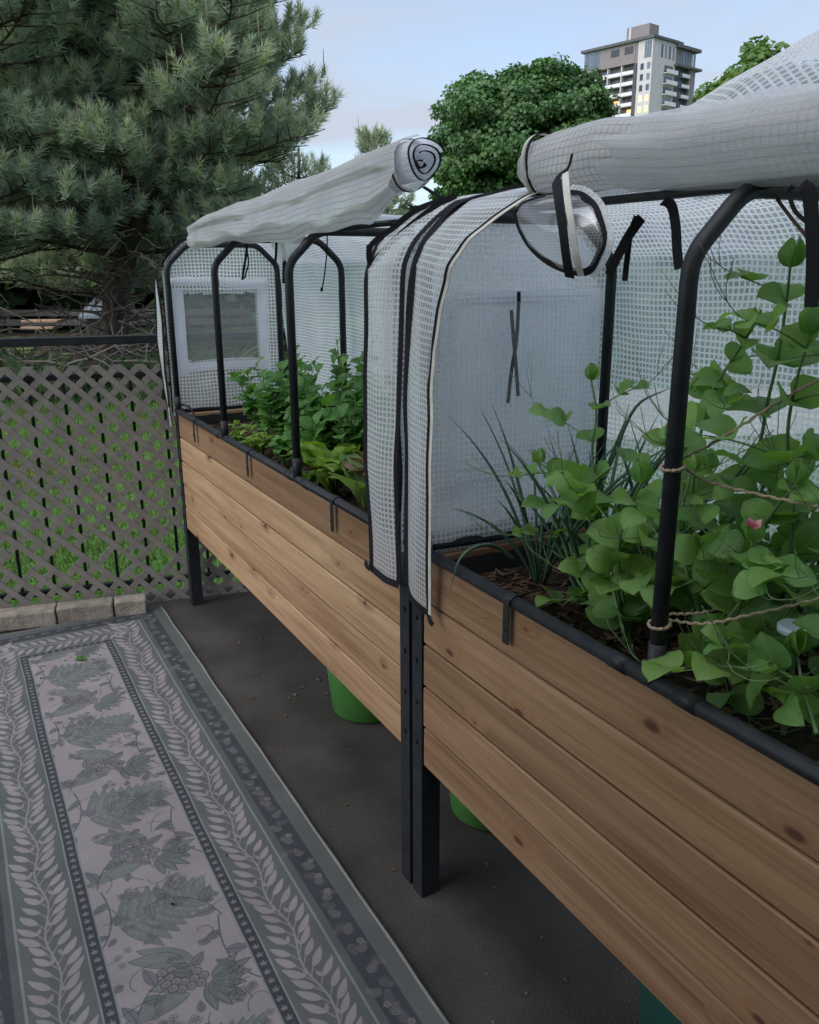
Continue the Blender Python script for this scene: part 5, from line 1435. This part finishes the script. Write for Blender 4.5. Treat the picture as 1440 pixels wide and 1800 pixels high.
tw = mk('dry_twig', V, F, M('dry_twig', (.12, .08, .06), rough=.9), frame=BED, base=(2.813, 0.160, 1.608), smooth=True); tag(tw, 'thin brown twig hanging under the big roll', 'twig')
# ------------------------------------------------------------------ pines
PINE_M = foliage_mat('pine_needles', (.22, .29, .265), (.35, .425, .375), (.53, .565, .41), trans=.35, rough=.5, spec=.3)
BARK = M('pine_bark', (.045, .034, .028), rough=.95, spec=.1, col2=(.11, .085, .070), scale=7, bump=1.0, bscale=14, stretch=(1, 1, .35))
TWIG = M('dead_branch', (.10, .085, .075), rough=.95, spec=.1, col2=(.17, .15, .135), scale=8)
CANDLE = M('pine_candle', (.16, .13, .075), rough=.8, col2=(.22, .19, .11), scale=10)

def needles(T, A, L, K, nl, rng, width=.0045, fresh=None):
    """T tuft base (n,3), A axis (n,3), L shoot length (n); K needles each"""
    n = len(T)
    h = np.cross(A, np.array([0, 0, 1.0]) + rng.normal(0, .05, (n, 3))); h /= np.linalg.norm(h, axis=1)[:, None] + 1e-9
    g_ = np.cross(A, h)
    f = rng.random((n, K)) ** .8; az = rng.uniform(0, 2 * np.pi, (n, K)); an = np.radians(rng.normal(52, 13, (n, K)) - 30 * f ** 2)
    base = T[:, None, :] + A[:, None, :] * (f * L[:, None])[..., None]
    rad = h[:, None, :] * np.cos(az)[..., None] + g_[:, None, :] * np.sin(az)[..., None]
    d_ = A[:, None, :] * np.cos(an)[..., None] + rad * np.sin(an)[..., None]
    ln_ = nl * rng.uniform(.75, 1.15, (n, K))
    tip = base + d_ * ln_[..., None] + np.array([0, 0, -.012])
    sd_ = np.cross(d_, rng.normal(0, 1, (n, K, 3))); sd_ /= np.linalg.norm(sd_, axis=2)[..., None] + 1e-9
    V = np.stack([base - sd_ * width, base + sd_ * width, tip], axis=2).reshape(-1, 3)
    F = np.arange(n * K * 3).reshape(-1, 3)
    ti = np.clip((fresh if fresh is not None else np.full(n, .5))[:, None] + rng.normal(0, .12, (n, K)) + .12 * (f - .5), 0, 1)
    return V, F, np.repeat(ti.ravel(), 3)

def pine(label, trunk, r0, whorls, blen, seed, K=60, dead=(1.0, 3.2), nl=.165, wdt=.0075, tufts=1.0, flip=1.0, droop=.0):
    rng = np.random.default_rng(seed); R = random.Random(seed)
    P = smooth_path([np.array(p, float) for p in trunk], 10)
    t_ = thing('pine_tree', label, 'pine tree', WORLD, tuple(P[0]), 'pines behind the patio')
    V, F, UV = tube(P, np.linspace(r0, r0 * .22, len(P)), 10); mk('trunk', V, F, BARK, t_, smooth=True)
    zs = P[:, 2]; at = lambda z: np.array([np.interp(z, zs, P[:, i]) for i in range(3)])
    bm_ = MB(); T, A, L_, Fr = [], [], [], []; cd = MB()
    z = whorls[0]; wi = 0
    while z < whorls[1]:
        n = R.choice((4, 5, 5, 6)); a0 = R.uniform(0, 6.3)
        q = (z - whorls[0]) / (whorls[1] - whorls[0])
        for k in range(n):
            az = a0 + k * 6.2832 / n + R.uniform(-.3, .3); bl = np.interp(q, [0, .25, .6, 1], blen) * R.uniform(.78, 1.12)
            dr = np.array((math.cos(az), math.sin(az), 0)); p0 = at(z)
            ri = R.uniform(.05, .30) + .25 * q; dn = R.uniform(-.10, .12) - droop
            pts = [p0 + dr * bl * s + np.array((0, 0, bl * (dn * s + ri * s * s))) + np.array((R.gauss(0, .03), R.gauss(0, .03), R.gauss(0, .02))) * bl * s for s in np.linspace(0, 1, 9)]
            V, F, UV = tube(np.array(pts), np.linspace(.034 * (1 - .5 * q), .008, 9), 5); bm_.add(V, F)
            def add_t(p, ax, l, fr): T.append(p); A.append(ax / np.linalg.norm(ax)); L_.append(l); Fr.append(fr)
            tgt = pts[-1] - pts[-2]; tgt /= np.linalg.norm(tgt)
            for e in range(3): add_t(pts[-1] - tgt * .1 + np.array([R.gauss(0, .06) for _ in range(3)]), tgt * .5 + np.array((R.gauss(0, .25), R.gauss(0, .25), .65)), .28, .72)
            nb = max(3, int(bl / .17 * tufts))
            for b in range(nb):
                s = .30 + .66 * (b + R.random()) / nb; i_ = min(7, int(s * 8)); pb = pts[i_] + (pts[i_ + 1] - pts[i_]) * (s * 8 - i_)
                sd = 1 if b % 2 else -1; la = np.array((-dr[1], dr[0], 0)) * sd
                l2 = bl * .42 * (1.12 - s) + .22; d2 = dr * R.uniform(.5, .9) + la * R.uniform(.6, 1.0) + np.array((0, 0, R.uniform(-.05, .35))); d2 /= np.linalg.norm(d2)
                e_ = pb + d2 * l2 + np.array((0, 0, .12 * l2)); m_ = (pb + e_) / 2 - np.array((0, 0, .03 * l2))
                V, F, UV = tube(np.array([pb, m_, e_]), [.011, .008, .005], 4); bm_.add(V, F)
                for w_ in range(max(2, int(l2 / .15))):
                    f = .35 + .65 * (w_ + 1) / max(2, int(l2 / .15)); pp_ = pb + (e_ - pb) * f - np.array((0, 0, .03 * l2 * math.sin(math.pi * f)))
                    ax = d2 * .45 + np.array((R.gauss(0, .33), R.gauss(0, .33), .62 + .35 * R.random())); fr = .18 + .40 * f * R.random() + (.26 if f > .9 else 0)
                    add_t(pp_ - d2 * .1, ax, R.uniform(.20, .32), fr)
                    if f > .95 and R.random() < .22:
                        top = pp_ + np.array((R.gauss(0, .02), R.gauss(0, .02), .30)); V, F, UV = tube(np.array([pp_ + np.array((0, 0, .12)), top, top + np.array((0, 0, R.uniform(.08, .2)))]), [.009, .008, .004], 5); cd.add(V, F)
        z += R.uniform(.28, .42); wi += 1
    # dead lower branches: crooked, bare
    db = MB(); z = dead[0]
    while z < dead[1]:
        for k in range(4):
            az = R.uniform(0, 6.3); p = at(z); d_ = np.array((math.cos(az), math.sin(az), R.uniform(-.15, .35))); pts = [p]; l_ = R.uniform(.8, 2.4)
            for s in range(9):
                d_ = d_ + np.array([R.gauss(0, .22), R.gauss(0, .22), R.gauss(0, .18)]); d_ /= np.linalg.norm(d_); pts.append(pts[-1] + d_ * l_ / 9)
            V, F, UV = tube(np.array(pts), np.linspace(.026, .006, 10), 5); db.add(V, F)
            for e in range(3):
                i_ = R.randint(3, 8); d2 = d_ + np.array([R.gauss(0, .7) for _ in range(3)]); d2 /= np.linalg.norm(d2); q2 = [pts[i_]]
                for s in range(5): d2 = d2 + np.array([R.gauss(0, .25) for _ in range(3)]); d2 /= np.linalg.norm(d2); q2.append(q2[-1] + d2 * .11)
                V, F, UV = tube(np.array(q2), np.linspace(.011, .004, 6), 4); db.add(V, F)
        z += .22
    bm_.build('branches', BARK, t_, smooth=True, uv=False); db.build('bare_branches', TWIG, t_, smooth=True, uv=False)
    if cd.v: cd.build('candles', CANDLE, t_, smooth=True, uv=False)['kind'] = 'stuff'
    V, F, ti = needles(np.array(T), np.array(A), np.array(L_), K, nl, rng, wdt, np.array(Fr))
    cr_o = mk('crown', V, F, PINE_M, t_); set_tint(cr_o, ti)
    return t_
pine('large blue green pine, its trunk in the middle of the left trees', [(-4.75, 13.6, -.2), (-4.45, 13.6, 1.4), (-4.0, 13.5, 2.4), (-3.42, 13.5, 3.3), (-3.25, 13.5, 5.2), (-3.2, 13.5, 9.2)], .17, (1.75, 9.0), (1.9, 2.35, 1.25, .5), 4, dead=(.3, 3.0), tufts=1.15)
pine('blue green pine cut by the left edge of the photo', [(-7.2, 12.2, -.2), (-6.7, 12.2, 1.6), (-6.35, 12.2, 3.4), (-6.2, 12.2, 6), (-6.1, 12.2, 9.5)], .16, (1.5, 9.3), (2.0, 2.9, 2.5, .9), 9, dead=(.4, 2.6), tufts=1.1)
pine('pine with a leaning trunk between the two big pines, set further back', [(-6.2, 17.5, -.2), (-5.9, 17.5, 2.2), (-5.6, 17.5, 5), (-5.5, 17.5, 10)], .16, (1.0, 9.8), (2.6, 3.1, 2.6, 1.0), 14, K=40, dead=(.5, 2.4), wdt=.007)
pine('small distant pine with its tip just above the far roll', [(-.85, 23, -.2), (-.85, 23, 2), (-.86, 23, 4.75)], .10, (.8, 4.55), (1.7, 1.3, .8, .16), 19, K=34, dead=(.3, .8), wdt=.008)
pine('low bushy pine right of the large pine', [(-2.4, 19.5, -.2), (-2.4, 19.5, 2), (-2.35, 19.5, 4.0)], .10, (.7, 3.75), (1.9, 1.6, 1.1, .35), 23, K=40, dead=(.3, .8), wdt=.007)

# cut branches and long weeds heaped at the foot of the pines
bp_ = MB(); R = random.Random(31)
for i in range(90):
    p = np.array((R.uniform(-8.5, -2.6), R.uniform(10.9, 12.8), R.uniform(-.1, .42))); az = R.uniform(0, 6.3); d_ = np.array((math.cos(az), .5 * math.sin(az), R.uniform(-.15, .3))); pts = [p]
    for s in range(7): d_ = d_ + np.array([R.gauss(0, .25), R.gauss(0, .25), R.gauss(0, .2)]); d_ /= np.linalg.norm(d_); pts.append(pts[-1] + d_ * R.uniform(.10, .24))
    V, F, UV = tube(np.array(pts), np.linspace(R.uniform(.012, .026), .006, 8), 5); bp_.add(V, F)
tag(bp_.build('brushwood', TWIG, base=(-5, 12, 0), smooth=True, uv=False), 'heap of bare crooked branches lying under the pines', 'brushwood', kind='stuff')
n = 4200; x = rng.uniform(-10, -1.2, n); y = rng.uniform(10.6, 13.2, n); h_ = rng.uniform(.12, .55, n) * (.55 + .8 * np.clip(.5 + np.array([nz(a * .9, b * .9, 2) for a, b in zip(x, y)]), 0, 1)); a = rng.uniform(0, 6.3, n)
V = np.zeros((n, 4, 3)); wd_ = .012
V[:, 0] = np.c_[x - np.cos(a) * wd_, y - np.sin(a) * wd_, np.full(n, -.17)]; V[:, 1] = np.c_[x + np.cos(a) * wd_, y + np.sin(a) * wd_, np.full(n, -.17)]
le = rng.normal(0, .35, (n, 2)) * h_[:, None]
V[:, 2] = np.c_[x + le[:, 0] * .5 + np.cos(a) * wd_ * .8, y + le[:, 1] * .5, -.17 + h_ * .65]; V[:, 3] = np.c_[x + le[:, 0] * 1.2, y + le[:, 1] * 1.2, -.17 + h_]
F = np.array([[0, 1, 2], [0, 2, 3]]); F = (np.arange(n) * 4)[:, None, None] + F[None]
wm = foliage_mat('weed_blade', (.055, .070, .035), (.060, .105, .045), (.105, .15, .07), trans=.3)
wo_ = mk('undergrowth', V.reshape(-1, 3), F.reshape(-1, 3), wm); set_tint(wo_, np.repeat(np.clip(rng.normal(.5, .22, n), 0, 1), 4)); tag(wo_, 'tall weeds and grass at the foot of the pines', 'weeds', kind='stuff')

# timber and a low slatted fence seen between the trunks
TIM = M('orange_timber', (.20, .12, .08), rough=.8, col2=(.30, .20, .13), scale=12, rand=.25)
GRY = M('weathered_board', (.07, .065, .058), rough=.9, col2=(.11, .10, .095), scale=10, rand=.2)
tp = thing('timber_pile', 'stack of orange sawn timber seen between the pine trunks', 'timber pile', WORLD, (-8.5, 21, -.17))
for r_ in range(2):
    for k in range(1):
        x0 = -9.5 + .06 * R.uniform(-1, 1) + k * .95; V, F = bevel_box(x0, x0 + .8 + .1 * r_, 20.9 + .1 * r_, 21.5, .1 + r_ * .15, .16 + r_ * .15, .01); mk('plank', V, F, TIM, tp)
fn_ = thing('slatted_fence', 'low grey slatted fence behind the pines', 'fence', WORLD, (-9.5, 23, -.17))
for k in range(2):
    V, F = bevel_box(-15, -4.2, 23, 23.04, .05 + k * .25, .22 + k * .25, .01); mk('slat', V, F, GRY, fn_)
for k in range(6):
    V, F = bevel_box(-15 + k * 2.1, -14.9 + k * 2.1, 23.05, 23.15, -.17, .55, .01); mk('post', V, F, GRY, fn_)
sh = thing('garden_shed', 'small pale blue roof of a low hutch behind the pines', 'hutch', WORLD, (-6.6, 18.6, -.17))
V = [(-7.0, 18.2, .55), (-6.15, 18.2, .55), (-6.35, 19.0, .95), (-6.85, 19.0, .95), (-7.0, 18.2, .50), (-6.15, 18.2, .50), (-6.35, 19.0, .90), (-6.85, 19.0, .90)]
F = [(0, 1, 2, 3), (7, 6, 5, 4), (0, 4, 5, 1), (1, 5, 6, 2), (2, 6, 7, 3), (3, 7, 4, 0)]
mk('roof', V, F, M('pale_blue_sheet', (.30, .36, .44), rough=.6, scale=6), sh)
V, F = box(-6.9, -6.25, 18.35, 18.95, -.17, .57); mk('wall', V, F, GRY, sh)

# ------------------------------------------------------------------ broad-leaved trees
def leafy_tree(label, base, center, radii, nclump, nleaf, lsize, mat_, seed, cr=.20, group=None, trunk_r=.22, cat='tree', name='leafy_tree', bottom=-.75):
    rng = np.random.default_rng(seed); R = random.Random(seed)
    t_ = thing(name, label, cat, WORLD, base, group)
    c = np.array(center, float); rd = np.array(radii, float)
    V, F, UV = tube(smooth_path([np.array(base, float), (np.array(base) * .5 + c * .5) + np.array((.2, 0, 0)), c + np.array((0, 0, rd[2] * .5))], 8), np.linspace(trunk_r, trunk_r * .25, 17), 9); mk('trunk', V, F, BARK, t_, smooth=True)
    # clumps: boughs spread over an uneven dome
    d = rng.normal(0, 1, (nclump * 3, 3)); d /= np.linalg.norm(d, axis=1)[:, None]; d = d[d[:, 2] > bottom][:nclump]
    lump = np.array([1 + .30 * nz(q[0] * 1.7, q[1] * 1.7, q[2] * 1.7 + seed) + .20 * nz(q[0] * 4, q[1] * 4, q[2] * 4 + seed) for q in d])
    fr = rng.uniform(.52, 1.0, len(d)) ** .6
    cc = c + d * rd * (lump * fr)[:, None]
    br = MB()
    for q in cc[::3]:
        m_ = c * .55 + q * .45 + np.array((0, 0, -rd[2] * .12)); st = c + np.array((0, 0, -rd[2] * .35))
        Vb, Fb, _ = tube(np.array([st, m_, q]), [trunk_r * .3, trunk_r * .14, .02], 5); br.add(Vb, Fb)
    br.build('branches', BARK, t_, smooth=True, uv=False)
    n = len(cc) * nleaf
    ci = np.repeat(np.arange(len(cc)), nleaf); size = rng.uniform(.65, 1.25, len(cc))[ci] * cr * rd.mean()
    e = rng.normal(0, 1, (n, 3)); e /= np.linalg.norm(e, axis=1)[:, None]; e[:, 2] = e[:, 2] * .8 + .12
    out = d[ci]
    pos = cc[ci] + (e * rng.uniform(.45, 1.12, n)[:, None] + out * .25) * size[:, None] * np.array([1.15, 1.15, .85])
    nr_ = e * .7 + out * .5 + np.array([0, 0, .45]) + rng.normal(0, .5, (n, 3)); nr_ /= np.linalg.norm(nr_, axis=1)[:, None]
    ax = np.cross(nr_, rng.normal(0, 1, (n, 3))); ax /= np.linalg.norm(ax, axis=1)[:, None]; ax[:, 2] -= .45; ax /= np.linalg.norm(ax, axis=1)[:, None]
    sd = np.cross(nr_, ax); sd /= np.linalg.norm(sd, axis=1)[:, None] + 1e-9
    L = (lsize * rng.uniform(.7, 1.25, n))[:, None]
    # five-pointed-ish leaf: two folded halves
    p0 = pos - ax * L * .45; p1 = pos + sd * L * .52 + nr_ * L * .10; p2 = pos + ax * L * .58; p3 = pos - sd * L * .52 + nr_ * L * .10
    V = np.stack([p0, p1, p2, p3], 1).reshape(-1, 3)
    F = ((np.arange(n) * 4)[:, None, None] + np.array([[0, 1, 2], [0, 2, 3]])[None]).reshape(-1, 3)
    o = mk('crown', V, F, mat_, t_)
    set_tint(o, np.repeat(np.clip(.5 + rng.normal(0, .17, n) + rng.normal(0, .16, len(cc))[ci], 0, 1), 4))
    return t_
MAPLE = foliage_mat('maple_leaves', (.030, .085, .022), (.050, .130, .034), (.095, .19, .045), trans=.30, rough=.42, spec=.4)
LIME = foliage_mat('lime_leaves', (.060, .120, .028), (.085, .165, .038), (.13, .22, .05), trans=.35)
DKG = foliage_mat('hedge_leaves', (.022, .046, .022), (.036, .072, .030), (.06, .105, .04), trans=.2)
leafy_tree('big round dark green maple between the pines and the tower', (5.8, 45, -.2), (5.5, 45, 6.9), (4.1, 4.2, 3.6), 400, 420, .185, MAPLE, 3, cr=.185, trunk_r=.35)
leafy_tree('light green tree top showing above the big roll on the right', (14.7, 38, -.2), (14.7, 38, 6.1), (3.4, 3.4, 3.5), 300, 110, .26, LIME, 5, cr=.17)
leafy_tree('bright green tree glimpsed through the upper left pine', (-11.5, 27, -.2), (-10.5, 27, 8.0), (5.0, 4, 4.8), 260, 60, .34, LIME, 6, cr=.2, group='bright trees behind the pines')
leafy_tree('bright green tree glimpsed low between the pine trunks', (-12.5, 25, -.2), (-12.5, 25, 3.2), (5, 3, 3.2), 240, 60, .30, LIME, 7, cr=.2, group='bright trees behind the pines')
for i, (x, y, z, rx, rz, lb) in enumerate([(-1.5, 33, 1.6, 4.2, 2.0, 'dark shrub behind the far cover, left of the maple'), (12.0, 41, 2.0, 4.5, 2.8, 'dark shrub right of the maple behind the covers'), (20.5, 39, 2.4, 5.0, 3.2, 'wide dark shrub at the right behind the near cover'),
                                          (29, 42, 3.0, 5.5, 4.2, 'tall dark shrub at the far right behind the near cover'), (4.6, 14.6, 1.0, 2.2, 1.25, 'near dark shrub seen through the end panel of the near cover'), (8.2, 15.5, 1.2, 2.4, 1.5, 'near dark shrub seen through the back film right of the rear hoop leg'), (12.2, 15.0, 1.4, 2.6, 1.75, 'near dark shrub seen through the back film behind the peas'), (16.5, 17, 1.6, 3, 2.0, 'large dark shrub beyond the right end of the path'), (4, 50, 2.0, 6.5, 2.4, 'long dark shrub at the foot of the maple'), (-15.5, 26.5, .9, 5.5, 1.7, 'dark shrub behind the slatted fence at the left edge'), (-10.5, 27, .9, 6, 1.9, 'dark shrub behind the timber pile and fence')]):
    leafy_tree(lb, (x, y, -.2), (x, y, z), (rx, 2.6, rz), 170, 60, .34, DKG, 40 + i, cr=.22, group='shrubs along the far side of the lawn', cat='shrub', name='shrub', bottom=-.9, trunk_r=.1)
n = 26000; x = rng.uniform(-70, 90, n); y = rng.uniform(58, 66, n); zt = 3.0 + 1.4 * np.array([nz(a * .12, 0, 1) for a in x]); z = -.2 + zt * rng.random(n) ** .7
e = rng.normal(0, 1, (n, 3)); e /= np.linalg.norm(e, axis=1)[:, None]; f_ = np.cross(e, rng.normal(0, 1, (n, 3))); f_ /= np.linalg.norm(f_, axis=1)[:, None]
p = np.c_[x, y, z]; V = np.stack([p - e * .35, p + f_ * .3, p + e * .35, p - f_ * .3], 1).reshape(-1, 3)
F = ((np.arange(n) * 4)[:, None, None] + np.array([[0, 1, 2], [0, 2, 3]])[None]).reshape(-1, 3)
tl_ = mk('treeline', V, F, DKG); set_tint(tl_, np.repeat(rng.random(n), 4)); tag(tl_, 'far dark green tree line beyond the lawn', 'trees', kind='stuff')

# ------------------------------------------------------------------ the tower block
C0 = Vector((76.290, 290.000, 71.380)); C0.z = 0
TW = Frame((C0.x, C0.y, 0), math.radians(0))
ANGL, ANGR = math.radians(-41.4), math.radians(50)
EL = Vector((math.sin(ANGL), math.cos(ANGL), 0)); ER = Vector((math.sin(ANGR), math.cos(ANGR), 0))
BRK = M('grey_brown_brick', (.20, .175, .185), rough=.9, scale=2, col2=(.23, .205, .21)); BDK = M('dark_brick', (.070, .068, .082), rough=.9, scale=2)
WHT = M('white_render', (.46, .445, .46), rough=.85, scale=.6, col2=(.52, .50, .51)); RFD = M('roof_slab', (.085, .088, .098), rough=.8, scale=2)
GLS = M('tower_glass', (.10, .13, .17), rough=.15, spec=.6, scale=1, rand=.35); LOG = M('recess', (.15, .13, .12), rough=.9, scale=1); BAL = M('balcony_front', (.60, .60, .62), rough=.5, scale=1, col2=(.66, .66, .68))
BLG = M('blue_grey_panel', (.12, .14, .19), rough=.6, scale=1); LITW = M('lit_window', (.5, .35, .2), rough=.4, emit=(1.0, .55, .22, .75)); DGL = M('dark_window', (.035, .04, .05), rough=.2, spec=.6, scale=1)
tw_ = thing('apartment_tower', 'grey and white apartment tower with balconies and two lit windows', 'apartment tower', WORLD, (C0.x, C0.y, 0))
def tbox(name, s0, s1, d0, d1, z0, z1, mt_, side='L', parent=None):
    """box on a facade: s along it from the corner, d outwards (negative = into the building)"""
    e, o_ = (EL, -ER) if side == 'L' else (ER, -EL)
    V, F = box(0, 1, 0, 1, 0, 1)
    V = [C0 + e * (s0 + (s1 - s0) * x) + o_ * (d0 + (d1 - d0) * y) + Vector((0, 0, z0 + (z1 - z0) * z)) for x, y, z in V]
    return mk(name, [tuple(v) for v in V], F, mt_, parent or tw_)
FP, ZTOP = 3.1, 70.0
ZP = ZTOP - 6.4                           # foot of the two-storey penthouse band
NF = 9
zl = lambda f: ZP - FP * (f + 1)           # floor level of storey f below the band
# masses, butted with small steps
tbox('wall', 6.4, 27.2, -16, -1.6, 0, ZP, LOG)                       # back wall of the balcony bays
tbox('wall', .0, 5.3, -10, 0.0, 0, ZTOP - .3, WHT)                   # white stair tower, left face
tbox('wall', 4.0, 6.4, -15, -.15, 0, ZTOP - .3, BRK)
tbox('wall', 5.35, 6.45, -2.0, .35, 0, ZP - .2, BDK)
tbox('wall', 6.45, 26.3, -15, -.05, ZP, ZTOP - .35, BRK)             # penthouse band
tbox('wall', 26.9, 27.6, -3, .1, 0, ZP - 1.5, BDK)
tbox('wall', 3, 12.6, -9, -.02, 0, ZTOP - .3, WHT, 'R')              # white right face
tbox('wall', 12.6, 16.2, -9, -.35, 0, ZP - .4, BDK, 'R')
tbox('wall', 16.2, 24.0, -11, -1.4, 0, ZP - .4, BLG, 'R')
tbox('wall', 20.7, 24.0, -11, .25, 0, ZP - .4, BRK, 'R')
tbox('wall', 12.6, 22.5, -10, -.5, ZP, ZTOP - 1.2, BRK, 'R')
tbox('roof', -.6, 27.4, -15.5, .7, ZTOP - .35, ZTOP + .45, RFD)
tbox('roof', .7, 13.2, -9.5, .72, ZTOP - .30, ZTOP + .47, RFD, 'R')
tbox('roof', 12.4, 25.5, -11, 1.0, ZTOP - 1.3, ZTOP - .35, RFD, 'R')
tbox('roof', 12.0, 26.2, -11, 1.3, ZP - .4, ZP + .3, RFD, 'R')
tbox('penthouse', 4.5, 13.0, -9, -4, ZTOP + .45, ZTOP + 5.2, BRK)
tbox('penthouse', 11.2, 12.0, -8, -3.8, ZTOP + .45, ZTOP + 5.0, WHT)
# glazing of the top band
for k in range(7): tbox('window', 20.2 + k * .86, 20.95 + k * .86, -.04, .03, ZP + .6, ZTOP - .6, GLS)
for a, b in ((7.3, 10.4), (12.5, 15.6)): tbox('window', a, b, -.04, .06, ZP + 3.0, ZTOP - 1.4, DGL)
for k in range(6): tbox('window', 15.9 + k * 1.5, 17.0 + k * 1.5, -.48, -.40, ZP + .5, ZTOP - 1.7, GLS, 'R')
for k in range(4): tbox('window', 4.5 + k * 2.1, 5.4 + k * 2.1, -.01, .06, ZP + 1.2, ZTOP - 1.4, GLS if k % 2 else DGL, 'R')
for k in range(3): tbox('window', .5 + k * .85, 1.2 + k * .85, -.01, .06, ZP + .8, ZTOP - .9, GLS)
# balcony bays of the left facade
bays = [6.45, 11.2, 16.5, 21.4, 26.9]
for b in bays[1:]: tbox('divider', b - .18, b + .18, -1.6, .12, 0, ZP - .25, WHT)
for f in range(NF):
    z = zl(f)
    tbox('balcony_slab', 6.47, 26.88, -1.6, .02, z - .12, z + .10, BRK)
    for k in range(4):
        a, b = bays[k] + (.2 if k else .05), bays[k + 1] - .2
        tbox('balcony_front', a, b, -.02, .06, z + .12, z + 1.15, BAL)
        lit = (f, k) in ((4, 0), (5, 0), (5, 1), (3, 1))
        tbox('window', a + .5, b - 1.6, -1.60, -1.52, z + .15, z + 2.4, LITW if lit else (GLS if (f + k) % 3 else DGL))
    # stair tower windows
    for k in range(2):
        lit = (f, k) in ((3, 0), (3, 1), (4, 0), (4, 1))
        tbox('window', .55 + k * 2.4, 1.7 + k * 2.4, -.01, .06, z + .7, z + 2.5, LITW if lit else (DGL if k else GLS))
    # white balconies of the right face
    tbox('window', 6.8, 11.4, -.03, .04, z + .2, z + 2.4, GLS if f % 2 else DGL, 'R')
    tbox('balcony_slab', 6.2, 12.4, .0, 1.5, z - .12, z + .12, BAL, 'R')
    tbox('balcony_front', 6.2, 12.4, 1.42, 1.5, z + .14, z + 1.1, BAL, 'R')
    tbox('window', 16.6, 20.2, -1.40, -1.32, z + .2, z + 2.4, GLS, 'R')
    tbox('balcony_slab', 16.2, 20.68, -1.4, .6, z - .12, z + .12, BLG, 'R')
    tbox('balcony_front', 16.2, 20.68, .52, .6, z + .14, z + 1.1, BAL, 'R')
